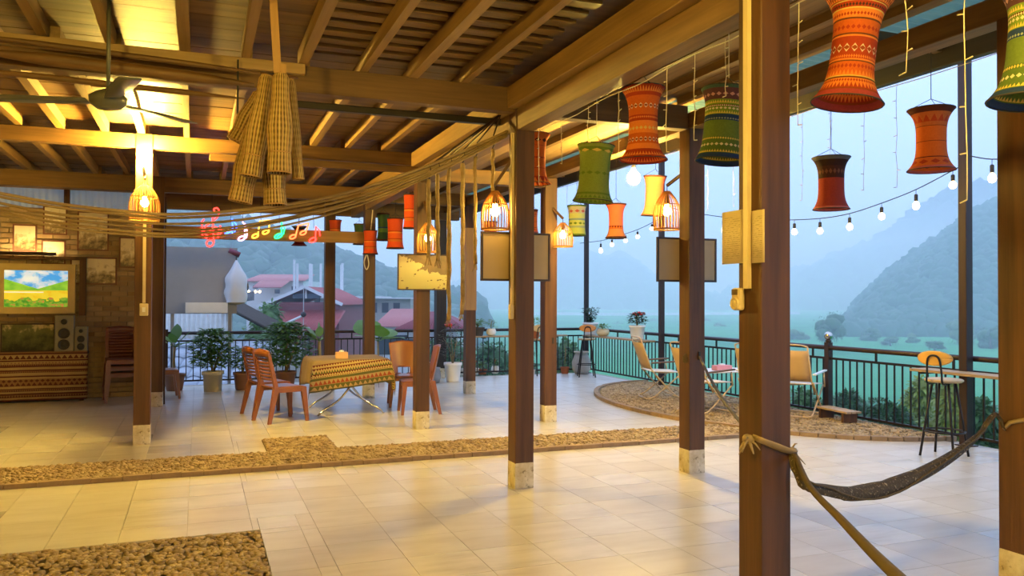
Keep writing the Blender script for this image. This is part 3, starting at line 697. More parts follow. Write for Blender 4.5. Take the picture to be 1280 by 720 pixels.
# ------------------------------------------------------------------ ceiling fan, long poles under the beam
t = thing('ceiling_fan', (-.53, 5.55, 2.72), 'dark ceiling fan with long narrow blades above the pebble bed', 'fan')
m_fan = flat('fan enamel', (.10, .10, .075), .35)
MB().lathe([(.001, .0), (.07, .0), (.105, .03), (.11, .07), (.07, .10), (.02, .12)], 24, uvs=False).build('motor', m_fan, t)
MB().tube([(0, 0, .1), (0, 0, .70)], .012, 8).build('down_rod', m_fan, t)
for i, a in enumerate((2.88, .785, -1.31)):
    bl = MB().grid(lambda s, q: (.12+.55*s, (q-.5)*(.085+.05*math.sin(s*2.4)), .045+.012*(q-.5)), 10, 2)
    o = bl.build('blade', m_fan, t, solid=.006); o.rotation_euler = (0, 0, a)
def pole(u0, v0, u1, v1, y, r, lab, flat_=1.):
    a, b = ay(u0, v0, y), ay(u1, v1, y)
    n = 12; pts = [a+(b-a)*i/n for i in range(n+1)]
    rr = [r*min(1, .25+3*min(i, n-i)/n) for i in range(n+1)]
    return tag(MB().tube(pts, rr, 8, flat=flat_).build('hanging_pole', m_beamx, None, a), lab, 'pole')
pole(-40, 62, 318, 106, 6.02, .055, 'long dugout-shaped wooden trough slung under the pale plank', .8)
pole(-60, 84, 310, 124, 6.10, .022, 'thin wooden pole slung under the dugout trough')
pole(-60, 40, 330, 92, 6.06, .020, 'thin wooden pole with striped binding above the dugout trough')
for x in (-2.0, 0.25):
    tag(MB().tube([(x, 6.06, 2.86), (x, 6.06, 3.25)], .007, 6).build('sling', m_cord, None, (x, 6.06, 2.86)), ('dark sling holding the poles left of the ceiling fan' if x < 0 else 'dark sling holding the poles beside the fish traps'), 'sling')
# ------------------------------------------------------------------ neon notes
m_neon = {k: emit('neon '+k, c, s) for k, c, s in (('red', (1, .025, .02), 8.), ('blue', (.03, .10, 1), 9.), ('white', (1, .55, .9), 2.6), ('yellow', (1, .5, .05), 3.2), ('green', (.02, .9, .2), 4.), ('orange', (1, .16, .05), 3.6))}
m_acr = flat('dark backing acrylic', (.10, .03, .02), .3)
def loop(cx, cy, rx, ry, tilt=-.4, n=14):
    return [(cx+rx*math.cos(a)*math.cos(tilt)-ry*math.sin(a)*math.sin(tilt), cy+rx*math.cos(a)*math.sin(tilt)+ry*math.sin(a)*math.cos(tilt)) for a in [2*PI*i/n for i in range(n+1)]]
def neon(lab, col, strokes, yy=12.50):
    us = [q[0] for s in strokes for q in s]; vs = [q[1] for s in strokes for q in s]
    b = ay(sum(us)/len(us), max(vs), yy); t = thing('neon_sign', b, lab, 'neon sign')
    for s in strokes:
        MB().tube([ay(u, v, yy)-b for u, v in s], .011, 6).build('neon_tube', m_neon[col], t)
    um, vm = sum(us)/len(us), min(vs); a = ay(um, vm+2, yy)
    MB().tube([a-b+Vector((0, .005, 0)), Vector((a.x-b.x, .19, 3.10-b.z))], .003, 4).build('hanging_wire', m_cord, t)
clef = [(270, 266), (267, 262), (271, 260), (274, 264), (272, 271), (264, 278), (257, 283), (255, 290), (261, 295), (270, 294), (274, 289), (270, 284), (264, 286), (263, 290), (267, 292)]
neon('red neon treble clef', 'red', [[tuple(p) for p in [(q.x, q.y) for q in spline([(u, v, 0) for u, v in clef], 3)]], [(266, 270), (267, 303)] + loop(262.5, 304, 4.5, 4), [(255, 274), (252, 278), (253, 286), (253, 294), (259, 298)], [(275, 282), (277, 290), (272, 297)]])
neon('single blue neon note', 'blue', [[(290, 273), (291, 288), (286, 291), (281, 292)], [(290, 275), (295, 280), (296, 284), (293, 290)], loop(287, 291, 4, 2)])
neon('pinkish white neon note', 'white', [[(303, 277), (307, 283), (309, 290), (308, 297), (304, 299)], loop(302, 298, 4.5, 2.4), [(306, 279), (306, 298)]])
neon('yellow neon pair of notes', 'yellow', [[(322, 296), (325, 276), (337, 275), (336, 290)], loop(319, 295, 4, 2.2), loop(332, 290, 4, 2.2)])
neon('single green neon note', 'green', [[(352, 277), (352, 292), (346, 296)], [(352, 280), (356, 285), (354, 293)], loop(348, 295, 5, 2.4)])
neon('orange red neon pair of notes', 'orange', [[(369, 297), (373, 282)], [(382, 291), (386, 279)], loop(366, 296, 4, 2.2), loop(379, 291, 4, 2.2), [(373, 282), (386, 279)]])
neon('crimson neon note at the end of the row', 'red', [[(394, 300), (395, 283), (399, 288), (400, 295)], loop(391, 300, 4.5, 2.4)])
beam('batten', 'wooden batten behind the neon notes', -.45, 2.43, 12.53, 12.57, ay(300, 300, 12.55).z, ay(300, 285, 12.55).z, m_beamx)
# ------------------------------------------------------------------ framed boards and the painting
m_back = flat('brown hardboard', (.44, .33, .20), .7, var=.08)
m_frame = flat('thin dark frame', (.05, .028, .018), .5)
def framed(name, lab, cat, u0, v0, u1, v1, y, mat, fw=.018, depth=.022, fmat=m_frame, bottom=None, mount=None):
    a, b = ay(u0, v0, y), ay(u1, v1, y); w, h = b.x-a.x, a.z-b.z
    t = thing(name, ((a.x+b.x)/2, y, b.z), lab, cat)
    MB().quad((-w/2+fw*.5, -.006, fw*.5), (w/2-fw*.5, -.006, fw*.5), (w/2-fw*.5, -.006, h-fw*.5), (-w/2+fw*.5, -.006, h-fw*.5)).build('picture', mat, t)
    MB().box((0, depth*.25, h/2), (w-.004, depth*.5, h-.004)).build('backing', m_frame, t)
    for nm, c, d in (('frame_top', (0, 0, h-fw/2), (w, depth, fw)), ('frame_bottom', (0, 0, fw/2), (w, depth, fw)), ('frame_side', (-w/2+fw/2, 0, h/2), (fw, depth, h-2*fw)), ('frame_side', (w/2-fw/2, 0, h/2), (fw, depth, h-2*fw))):
        MB().box(c, d).build(nm, fmat, t)
    if mount: MB().box((mount, depth*.5+.006, h*.6), (.02, .02, .05)).build('hook', m_cord, t)
    return t
framed('framed_board', 'framed brown board hung behind the post under a wicker lamp', 'picture', 601, 289, 687, 352, 6.371, m_back)
framed('framed_board', 'framed brown board hung behind the strapped post', 'picture', 821, 296, 895, 353, 6.371, m_back)
g = G('painted sea with island'); u, v = g.uv(); nz = g.noise(g.obj(), 9, 6, .6); cbv = g.n('ShaderNodeCombineXYZ')
isl = g.math('GREATER_THAN', g.math('ADD', g.math('MULTIPLY', nz, .9), g.math('MULTIPLY', g.math('ADD', u, g.math('MULTIPLY', v, 1.2)), .42)), .98)
boats = g.math('MULTIPLY', g.math('GREATER_THAN', g.noise(g.obj(), 1., 1, .5, (13, 13, 22)), .68), g.math('LESS_THAN', v, .7))
c = g.mix(g.math('MULTIPLY', isl, .9), g.ramp(v, [(0, (.42, .38, .12)), (.6, (.62, .56, .24)), (1, (.66, .55, .28))]), g.mix(nz, (.03, .03, .012), (.30, .18, .07)))
c = g.mix(boats, c, (.10, .06, .03)); m_sea = g.fin(c, .35)
framed('painting', 'painting of boats on a pale green sea hung on the post', 'painting', 497, 317, 562, 363, 9.395, m_sea, .014)
# ------------------------------------------------------------------ plastic chairs
m_pl = flat('red brown plastic', (.25, .085, .034), .35, var=.12)
m_pl2 = flat('dark brown plastic', (.15, .045, .022), .4, var=.12)
def chair_mesh(style, mat):
    """chair facing +y, seat .46 wide; returns list of (name, MB)"""
    out = []; W2, D2, SH, BH = .215, .21, .44, .90
    seat = MB().grid(lambda u, v: ((u-.5)*2*W2*(1-.06*(1-v)), (v-.5)*2*D2, SH-.012*math.sin(u*PI)*math.sin(v*PI)-.02*max(0, v-.85)/.15*.6), 8, 8)
    out.append(('seat', seat, .02))
    ap = MB()
    ap.box((0, D2-.01, SH-.035), (2*W2-.02, .015, .06)); ap.box((W2-.01, 0, SH-.035), (.015, 2*D2-.02, .06)); ap.box((-W2+.01, 0, SH-.035), (.015, 2*D2-.02, .06))
    out.append(('seat_apron', ap, 0))
    for s in (-1, 1):
        f = MB(); x, y = s*(W2-.02), D2-.02
        f.hexa([(x+s*.035+dx*.018, y+.03+dy*.018, 0) for dx, dy in ((-1, -1), (1, -1), (1, 1), (-1, 1))]+[(x+dx*.032-s*.008, y+dy*.032-.008, SH-.01) for dx, dy in ((-1, -1), (1, -1), (1, 1), (-1, 1))])
        out.append(('leg', f, 0))
        b = MB(); y = -D2+.02
        b.hexa([(x+s*.03+dx*.018, y-.10+dy*.02, 0) for dx, dy in ((-1, -1), (1, -1), (1, 1), (-1, 1))]+[(x+dx*.026, y+dy*.034, SH+.01) for dx, dy in ((-1, -1), (1, -1), (1, 1), (-1, 1))])
        out.append(('leg', b, 0))
        up = MB()
        up.hexa([(x+dx*.022, y+dy*.026-.0, SH-.01) for dx, dy in ((-1, -1), (1, -1), (1, 1), (-1, 1))]+[(x-s*.008+dx*.02, y-.10+dy*.016, BH-.03) for dx, dy in ((-1, -1), (1, -1), (1, 1), (-1, 1))])
        if style == 'slat': out.append(('back_upright', up, 0))
    yb = lambda z: -D2+.02-.10*(z-SH)/(BH-SH)
    if style == 'slat':
        for i in range(8):
            z = SH+.10+i*.042
            out.append(('back_slat', MB().grid(lambda u, v: ((u-.5)*2*(W2-.03), yb(z)-.022*math.sin(u*PI), z+(v-.5)*.030), 8, 1), .014))
        out.append(('top_rail', MB().grid(lambda u, v: ((u-.5)*2*(W2-.012), yb(BH)-.02*math.sin(u*PI), BH-.075+(.075+.025*math.sin(u*PI))*v), 10, 2), .02))
    else:
        out.append(('backrest', MB().grid(lambda u, v: ((u-.5)*2*(W2*(.80+.22*v)), yb(SH+(BH-SH)*v)-.05*math.sin(u*PI)+.02, SH-.01+(BH+.01-SH+.03*math.sin(u*PI))*v), 16, 18, keep=lambda u, v: ((u-.5)/.27)**2+((v-.13)/.11)**2 > 1), .016))
    return out
def chair(loc, rz, lab, style, mat, src=None):
    t = thing('plastic_chair', loc, lab, 'chair', rz)
    for nm, mb, sol in chair_mesh(style, mat): mb.build(nm, mat, t, solid=sol)
    return t
def face(dx, dy): return math.atan2(dy, dx)-PI/2
chair((1.02, 10.72, 0), face(.93, .36), 'slatted brown plastic chair standing free left of the cloth-covered table', 'slat', m_pl)
chair((.90, 11.38, 0), face(.96, .28), 'slatted brown plastic chair half hidden behind another one by the leafy plants', 'slat', m_pl)
chair((2.83, 11.62, 0), face(-.15, -.99), 'brown plastic chair with a solid back and an oval hole', 'solid', m_pl)
chair((2.80, 10.83, 0), face(-.99, .12), 'brown plastic chair partly hidden by the painting post', 'solid', m_pl)
# stack of chairs by the wall
for i in range(3):
    chair((-1.06, 13.52-.03*i, .10*i+(0 if i == 0 else .0)), face(.15, -.98), ['lowest chair of the plastic chair stack by the brick wall', 'middle chair of the plastic chair stack by the brick wall', 'topmost chair of the plastic chair stack by the brick wall'][i], 'slat', m_pl2)
chair((-.50, 13.75, 0), face(.98, .1), 'brown plastic chair showing only one edge behind the dark corner post', 'slat', m_pl)
# ------------------------------------------------------------------ table with cloth
TA, RE_, YL, OL = (.36, .25, .12), (.14, .025, .02), (.46, .34, .14), (.10, .10, .035)
hem = [(0, OL), (.045, TA), (.085, OL), (.105, YL), (.118, RE_), (.135, YL), (.160, RE_), (.178, YL), (.190, RE_), (.205, (.33, .24, .13))]
m_cloth = bands('patterned tablecloth', hem+[(.42, (.30, .21, .11)), (.46, (.34, .25, .14))]+[(1-b, c) for b, c in reversed([(hem[i][0], hem[i-1][1] if i else OL) for i in range(1, len(hem))])],
    [(.01, .04, 26, TA), (.05, .083, 30, (.28, .06, .03)), (.118, .134, 50, YL), (.135, .158, 50, OL), (.160, .177, 50, YL), (.19, .204, 50, YL), (.80, .815, 50, RE_), (.84, .86, 50, RE_), (.92, .95, 30, (.28, .06, .03))], [(.108, .117, 60, RE_), (.88, .893, 60, RE_)], trans=.05)
t = thing('folding_table', (1.93, 11.38, 0), 'square folding table with crossed chrome legs under a patterned cloth', 'table')
MB().box((0, 0, .715), (1.0, 1.0, .025)).build('tabletop', flat('table laminate', (.4, .3, .2), .5), t)
for s in (-1, 1):
    for q in (-1, 1):
        MB().tube(spline([(s*.36, q*.42, .70), (s*.02, q*.42, .40), (-s*.16, q*.42, .20), (-s*.38, q*.44, .06), (-s*.44, q*.44, .0)], 5), .014, 8).build('leg', m_chrome, t)
for s in (-1, 1): MB().tube([(s*.36, -.42, .69), (s*.36, .42, .69)], .012, 6).build('cross_tube', m_chrome, t)
MB().tube([(0, -.42, .385), (0, .42, .385)], .010, 6).build('hinge_bar', m_chrome, t)
def drape(hx, hy, cx, cy, z, seed, wav=.02, rot=0.):
    R = random.Random(seed); ph = [R.uniform(0, 6) for _ in range(4)]
    def fn(u, v):
        a, b = (u-.5)*2*cx, (v-.5)*2*cy
        ca, sa = math.cos(rot), math.sin(rot); a, b = a*ca-b*sa, a*sa+b*ca
        ox, oy = max(0, abs(a)-hx), max(0, abs(b)-hy); d = math.hypot(ox, oy) if (ox and oy) else ox+oy
        s1, s2 = (1 if a > 0 else -1), (1 if b > 0 else -1)
        x, y = max(-hx, min(hx, a)), max(-hy, min(hy, b)); zz = z
        if d > 0:
            w = wav*math.sin(9*a+ph[0]) if oy else wav*math.sin(9*b+ph[1])
            k = min(1, d/.12)
            if ox: x += s1*(.015+.10*d+w*k)
            if oy: y += s2*(.015+.10*d+w*k)
            zz = z-d*.98
        return (x, y, zz)
    return fn
tc_ = tag(MB().grid(drape(.505, .505, .86, .86, .735, 3, .018, .12), 44, 44).build('tablecloth', m_cloth, None, (0, 0, 0), solid=.004), 'patterned brown and gold cloth draped over the folding table', 'tablecloth')
tc_.location = (1.93, 11.38, 0)
t = thing('tissue_box', ay(427, 447.5, 11.15), 'small pale orange tissue box on the patterned tablecloth', 'box'); t.location.z = .738
MB().box((0, 0, .045), (.16, .11, .09)).build('carton', flat('peach card', (.70, .42, .22), .6), t, bev=.006)
MB().ico((0, 0, .10), .035, 1, (1.3, .7, .7), .25).build('tissue', m_white, t)
# ------------------------------------------------------------------ side desk and what stands on it
D1, D2, D3 = (.10, .03, .02), (.36, .25, .10), (.24, .13, .055)
m_desk = bands('striped side cloth', [(0, D1), (.03, D2), (.07, D3), (.12, D1), (.15, D2), (.19, D3), (.23, D1), (.25, D2), (.30, D3), (.44, D2), (.48, D1), (.51, D2), (.57, D3), (.60, D1), (.63, D2), (.68, D1), (.71, D3), (.75, D2), (.80, D1), (.83, D2), (.94, D1), (.97, D3)],
    [(.07, .12, 90, D1), (.19, .23, 110, D1), (.30, .37, 44, D1), (.57, .60, 110, D1), (.71, .75, 110, D1), (.85, .93, 40, D1)], [(.37, .44, 44, D1), (.75, .79, 70, D3)])
t = thing('side_desk', (-2.75, 13.92, 0), 'low desk covered by a striped woven cloth under the lit picture', 'desk')
MB().bb(-1.9, 1.18, -.14, .15, .70, .74).build('desk_top', m_post, t)
for x in (-1.85, 1.12):
    for y in (-.1, .11): MB().box((x, y, .35), (.05, .05, .7)).build('leg', m_post, t)
tag(MB().grid(lambda u, v: (-4.65+3.10*u, 13.76+.012*math.sin(u*26)+.01*math.sin(u*61+2), .03+.722*v), 120, 3).build('desk_cloth', m_desk, None, (-3.1, 13.76, .03), solid=.004), 'brown and cream striped woven cloth hanging over the side desk front', 'cloth')
g = G('lit landscape picture'); u, v = g.uv(); cx = g.n('ShaderNodeCombineXYZ'); g.l(u, cx.inputs[0]); g.l(v, cx.inputs[1]); V = cx.outputs[0]
cl = g.ramp(g.noise(V, 3.2, 4), [(.44, (0, 0, 0)), (.60, (1, 1, 1))])
sky = g.mix(cl, (.06, .36, .85), (.92, .95, .80))
hl = g.math('ADD', .50, g.math('MULTIPLY', g.math('ABSOLUTE', g.math('SUBTRACT', u, .52)), .48)); hill = g.math('LESS_THAN', v, hl)
c = g.mix(hill, sky, g.ramp(g.noise(V, 5, 3), [(.3, (.12, .42, .03)), (.7, (.34, .62, .05))]))
c = g.mix(g.math('LESS_THAN', v, .46), c, g.ramp(g.noise(V, 8, 3), [(.35, (.72, .50, .02)), (.7, (.85, .72, .05))]))
c = g.mix(g.math('MULTIPLY', g.math('LESS_THAN', v, g.math('ADD', .06, g.math('MULTIPLY', g.noise(V, 6, 2), .42))), 1.), c, g.ramp(g.noise(V, 12, 3), [(.4, (.06, .25, .02)), (.55, (.2, .4, .03)), (.65, (.5, .2, .05))]))
c = g.mix(g.math('MULTIPLY', g.math('COMPARE', v, .42, .012), g.math('LESS_THAN', u, .6)), c, (.9, .85, .6))
g.inp(g.b.inputs['Base Color'], c); g.l(c, g.b.inputs['Emission Color']); g.b.inputs['Emission Strength'].default_value = .75; g.b.inputs['Roughness'].default_value = .3  # picture emits its own colours
m_tv = g.m
tv = framed('lit_landscape_picture', 'bright glowing landscape picture of a green valley in a wide pale frame', 'picture', -4, 329, 94, 392, 13.985, m_tv, .10, .07, flat('pale gilt frame', (.62, .46, .17), .5))
MB().box((.62, .012, .40), (.09, .06, .86)).build('outer_frame_side', m_post, tv)
MB().box((0, .012, .845), (1.33, .06, .05)).build('outer_frame_top', m_post, tv)
t = thing('picture_light', (tv.location.x-.1, 13.9, tv.location.z+.89), 'slim warm picture light over the bright landscape picture', 'lamp')
MB().tube([(-.35, 0, 0), (.35, 0, 0)], .009, 8).build('lamp_tube', emit('picture light tube', (1., .72, .30), 160.), t)
MB().grid(lambda u, v: (-.37+.74*u, -.03*math.cos(v*PI), -.022+.03*math.sin(v*PI)-.0), 4, 6).build('reflector', m_brownsteel, t, solid=.003).rotation_euler = (PI*.8, 0, 0)
for s in (-.2, .2): MB().tube([(s, .0, -.02), (s, .1, -.05), (s, .16, -.05)], .008, 6).build('arm', m_brownsteel, t)
g = G('old sepia photograph'); f = g.noise(g.obj(), 11, 5, .6); r = g.rnd(); u, v = g.uv()
m_photo = g.fin(g.ramp(g.math('ADD', g.math('MULTIPLY', f, .8), g.math('MULTIPLY', v, .35)), [(.40, (.14, .09, .04)), (.52, (.45, .32, .15)), (.64, (.80, .68, .42))]), .3)
m_rf = flat('red brown frame', (.16, .05, .02), .5)
for (u0, v0, u1, v1, lab) in ((16, 280, 46, 315, 'framed sepia photograph of a crowd above the lit picture'), (54, 257, 84, 294, 'tall framed photograph crossed by the sagging ropes'), (52, 300, 82, 331, 'pale framed photograph just over the lit picture'), (97, 264, 136, 314, 'large upright framed photograph beside the conduit post'), (88, 321, 146, 356, 'wide framed photograph of a bridge over a river'), (149, 296, 170, 335, 'narrow framed photograph half behind the conduit post')):
    framed('wall_photograph', lab, 'photograph', u0, v0, u1, v1, 14.085, m_photo, .022, .02, m_rf)
g = G('dark landscape painting'); f = g.noise(g.obj(), 7, 5, .6); u, v = g.uv()
m_dpt = g.fin(g.ramp(g.math('ADD', g.math('MULTIPLY', f, .8), g.math('MULTIPLY', v, .3)), [(.4, (.02, .025, .012)), (.55, (.08, .09, .03)), (.68, (.13, .13, .05)), (.76, (.5, .40, .20))]), .3)
dp_ = framed('leaning_painting', 'dark landscape painting leaning on the side desk', 'painting', 1, 397, 69, 432, 13.93, m_dpt, .02); dp_.location.z = .742
m_spk = flat('grey speaker case', (.24, .22, .15), .5)
def speaker(u, w, h, lab):
    p = ay(u, 430, 13.88); t = thing('loudspeaker', (p.x, 13.87, .741), lab, 'speaker')
    MB().box((0, 0, h/2), (w, .15, h)).build('case', m_spk, t, bev=.012)
    for z, r in ((h*.82, w*.16), (h*.5, w*.30), (h*.2, w*.30)):
        MB().lathe([(.001, .004), (r*.35, .012), (r*.4, .0), (r*.85, .012), (r*.9, .02), (r, .02), (r, 0)], 20, (0, -.076, z), M=Matrix.Rotation(PI/2, 4, 'X'), uvs=False).build('driver', flat('speaker cone', (.03, .03, .028), .4), t)
        MB().tube([(r*1.03*math.cos(a), -.078, z+r*1.03*math.sin(a)) for a in [2*PI*i/24 for i in range(25)]], .008, 5, False).build('trim_ring', m_spk, t)
speaker(81, .26, .55, 'taller grey loudspeaker with three drivers on the side desk')
speaker(102, .17, .38, 'smaller grey loudspeaker at the end of the side desk')
# ------------------------------------------------------------------ grey board, bag and camera outside the back railing
m_gry = flat('grey sheet metal', (.30, .29, .285), .6, var=.06)
t = thing('grey_board', (0, 0, 0), 'large blank grey sheet metal board behind the back railing', 'board')
a, b = ay(207, 308, 16.3), ay(296, 392, 16.3)
t.location = ((a.x+b.x)/2, 16.3, -.3)
MB().box((0, 0, (a.z+b.z)/2+.3), (b.x-a.x, .05, a.z-b.z)).build('sheet', m_gry, t)
for s in (-.4, .4): MB().box((s*(b.x-a.x), .05, (b.z+.3)/2), (.06, .06, b.z+.3)).build('leg', m_gry, t)
c1 = ay(232, 378, 16.2); c2 = ay(284, 391, 16.2)
MB().box(((c1.x+c2.x)/2-t.location.x, -.2, (c1.z+c2.z)/2+.3), (c2.x-c1.x, .3, c1.z-c2.z)).build('white_ledge', m_white, t)
t = thing('white_bag', ay(295, 378, 16.2), 'white plastic bag hanging at the edge of the grey board', 'bag')
bp = t.location.copy()
MB().grid(lambda u, v: ((.02+.235*(math.sin(min(1, v*1.15)*PI*.62)))*(.82+.22*mnoise.noise(Vector((u*5, v*4, 1))))*math.cos(u*2*PI)*(1+.08*math.sin(u*25+v*5)), (.02+.17*math.sin(min(1, v*1.15)*PI*.62))*math.sin(u*2*PI)*(1+.08*math.sin(u*21)), .80*(1-v)), 30, 14).build('sack', flat('white plastic film', (.62, .64, .68), .4, var=.08), t)
MB().ico((0, 0, .02), .19, 2, (1, .7, .35)).build('sack_bottom', flat('brown contents', (.45, .34, .22), .7), t)
MB().tube([(0, 0, .78), (0, .08, .95)], .008, 5).build('tie', m_cord, t)
p = ay(294, 318, 16.25)
t = thing('board_camera', (p.x, 16.3, p.z-.16), 'small purple clamped camera on top of the grey board edge', 'lamp')  # purple fitting taken for a camera, gives no light
MB().tube([(0, 0, -.1), (0, 0, .12)], .015, 6).build('stem', m_cord, t)
MB().tube([(-.11, -.02, .24), (.08, 0, .15)], [.045, .06], 10).build('head', flat('purple paint', (.20, .05, .08), .5), t)

# ------------------------------------------------------------------ pots and plants
m_terra = flat('terracotta', (.36, .11, .045), .75); m_brownpot = flat('brown pot', (.20, .09, .05), .7); m_cream = flat('cream pot', (.60, .50, .30), .6); m_dkpot = flat('dark pot', (.06, .05, .04), .6)
def leafm(name, c, v=.35):
    g = G(name); f = g.noise(g.obj(), 5, 3); return g.fin(g.mix(f, [x*(1-v) for x in c], [x*(1+v) for x in c]), .45, trans=.3)
lf = {k: leafm('leaf '+k, c) for k, c in (('green', (.09, .20, .04)), ('bright', (.14, .28, .05)), ('dark', (.03, .07, .02)), ('dull', (.10, .085, .045)), ('lime', (.2, .32, .08)), ('bluegreen', (.05, .13, .07)))}
m_stem = flat('plant stem', (.30, .22, .11), .8)
m_flower = flat('red flower', (.55, .03, .03), .5)
def leafq(mb, p, d, L, w, R, droop=.3, seg=3):
    d = Vector(d).normalized(); side = d.cross(Vector((R.uniform(-.3, .3), R.uniform(-.3, .3), 1))).normalized(); b = len(mb.v)
    for i in range(seg+1):
        s = i/seg; q = Vector(p)+d*L*s+Vector((0, 0, -droop*L*s*s)); ww = w*math.sin(PI*(.08+.92*s)**.8)*.5+.001
        mb.v += [tuple(q-side*ww), tuple(q+side*ww)]
    for i in range(seg): mb.face((b+2*i, b+2*i+1, b+2*i+3, b+2*i+2), smooth=True)
def pot(t, r, h, mat, z=0, prof=None, square=False):
    if square: MB().lathe([(r*1.1, 0), (r*1.2, h*.8), (r*1.38, h*.82), (r*1.4, h), (r*1.2, h), (r*1.15, h*.9), (.01, h*.9)], 4, (0, 0, z), True, False, Matrix.Rotation(.4, 4, 'Z'), False).build('pot', mat, t)
    else: MB().lathe([(r*q, h*s) for q, s in (prof or ((.72, 0), (.78, .1), (.95, .84), (1.04, .86), (1.05, 1), (.93, 1), (.9, .9), (.01, .88)))], 24, (0, 0, z), True, False, uvs=False).build('pot', mat, t)
    MB().lathe([(r*.9, h*.9), (.001, h*.93)], 16, (0, 0, z), uvs=False).build('soil', flat('soil', (.06, .04, .025), .9) if 'soil' not in bpy.data.materials else bpy.data.materials['soil'], t)
RND = ((.62, 0), (.9, .2), (1.02, .5), (.95, .8), (.8, .95), (.82, 1.), (.74, 1), (.7, .9), (.01, .88))
def bushy(loc, lab, pr, ph, pm, ch, cr, n, L, w, leaf, seed, square=False, prof=None, flowers=0, stems=5, cone=0., cat='potted plant'):
    t = thing('potted_plant', loc, lab, cat); R = random.Random(seed); pot(t, pr, ph, pm, prof=prof, square=square)
    st = MB(); fo = MB(); tips = []
    for i in range(stems):
        a = R.uniform(0, 2*PI); rr = R.uniform(.1, .8)*cr; tip = Vector((rr*math.cos(a), rr*math.sin(a), ph+ch*R.uniform(.6, .95)))
        tips.append(tip); st.tube([(0, 0, ph*.85), (tip.x*.4, tip.y*.4, ph+ch*.4), tip], [.012*cr/.25, .008*cr/.25, .003], 5)
    st.build('stems', m_stem, t)
    for i in range(n):
        a = R.uniform(0, 2*PI); s = R.random()**.6; zz = R.uniform(.12, 1) if not cone else R.uniform(.0, 1)
        rad = cr*s*(math.sin(PI*min(1, .15+.8*zz))**.6 if not cone else (.25+.75*zz))
        p = Vector((rad*math.cos(a), rad*math.sin(a), ph+ch*zz)); d = Vector((math.cos(a)+R.uniform(-.5, .5), math.sin(a)+R.uniform(-.5, .5), R.uniform(-.2, .8)))
        leafq(fo, p, d, L*R.uniform(.6, 1.2), w*R.uniform(.7, 1.2), R, .3, 2)
    fo.build('foliage', leaf, t)
    if flowers:
        for i in range(flowers):
            a = R.uniform(0, 6.28); q = cr*R.uniform(.1, .8)
            MB().ico((q*math.cos(a), q*math.sin(a), ph+ch*R.uniform(.75, 1.0)), cr*.2, 1, (1, 1, .7), .2).build('flower', m_flower, t)
    return t
def bigleaf(loc, lab, pr, ph, pm, th, leaves, leaf, seed, trunk=.025, width=.12, cat='potted plant'):
    t = thing('potted_plant', loc, lab, cat); R = random.Random(seed); pot(t, pr, ph, pm)
    MB().tube([(0, 0, ph*.8), (R.uniform(-.02, .02), 0, ph+th*.5), (0, 0, ph+th)], [trunk, trunk*.9, trunk*.7], 8).build('trunk', m_stem, t)
    for (a, el, L) in leaves:
        d = Vector((math.cos(a)*math.cos(el), math.sin(a)*math.cos(el), math.sin(el))); mb = MB()
        base = Vector((0, 0, ph+th)); tip0 = base+d*L*.25
        mb.tube([base, tip0], .006, 5); leafq(mb, tip0, d, L*.8, width*L/.4, R, .25, 6); mb.build('leaf', leaf, t)
    return t
def gp(u, v): p = az(u, v, 0); return (p.x, p.y, 0)
bigleaf(gp(218, 488), 'rubber plant with big dark leaves in a brown pot beside the corner post', .17, .28, m_brownpot, .45, [(.2, .9, .42), (1.4, 1.2, .5), (2.6, .8, .4), (3.9, .5, .42), (5.2, .35, .5), (5.9, .1, .55), (.6, .3, .55), (4.5, .9, .4)], lf['green'], 1, width=.17)
bushy(gp(266, 489), 'round bushy plant in a square cream pot', .14, .34, m_cream, .70, .38, 1300, .11, .055, lf['green'], 2, square=True)
bushy(gp(303, 487), 'short leafy plant in a round brown pot', .15, .30, m_brownpot, .42, .20, 260, .10, .05, lf['green'], 3)
bushy((1.45, 14.75, 0), 'wide leafy shrub in a brown pot behind the brown plastic chairs', .18, .28, m_brownpot, .85, .50, 1600, .12, .06, lf['green'], 4)
bigleaf((2.02, 14.72, 0), 'frangipani with upright paddle leaves behind the table', .17, .28, m_cream, .52, [(.2, 1.0, .40), (1.5, 1.3, .42), (2.8, .9, .42), (3.6, .6, .36), (5.6, .5, .40), (.9, .35, .38), (4.6, 1.0, .40)], lf['lime'], 5, .04, .15)
bigleaf((3.15, 15.1, 0), 'elephant ear plant with one broad leaf over the railing', .16, .26, m_terra, .50, [(.9, .55, .62), (2.2, .8, .70), (3.6, .4, .55), (5.5, .3, .60), (4.6, .9, .5)], lf['bright'], 6, .02, .34)
bushy(gp(566, 477), 'dry brown twiggy plant in a tall white pot by the pale-topped post', .165, .36, m_white, .72, .28, 420, .08, .025, lf['dull'], 7, flowers=2)
zc = .80
def board(x0, x1, y0, y1, z, lab, legs):
    t = thing('counter_board', ((x0+x1)/2, (y0+y1)/2, z-.03), lab, 'counter'); w, d = x1-x0, y1-y0
    MB().box((0, 0, .015), (w, d, .03)).build('plank', m_counter, t, bev=.004)
    for (lx, ly) in legs: MB().box((lx, ly, -.012), (.22, .025, .025) if w < d else (.025, .22, .025)).build('bracket', m_black, t)
    return t
board(5.15, 7.2, 15.36, 15.57, .82, 'narrow wooden counter board along the back railing', [(-.8, .0), (.8, 0)])
board(7.50, 7.73, 12.75, 15.3, .82, 'narrow wooden counter board near the railing corner', [(0, -1.1), (0, 1.1)])
board(7.42, 7.68, 4.6, 6.85, .80, 'pale wooden counter board by the yellow-backed bar stool', [(0, -1.0), (0, 0), (0, 1.0)])
z2 = .822
def onb(u, y): p = ay(u, 420, y); return (p.x, y, z2)
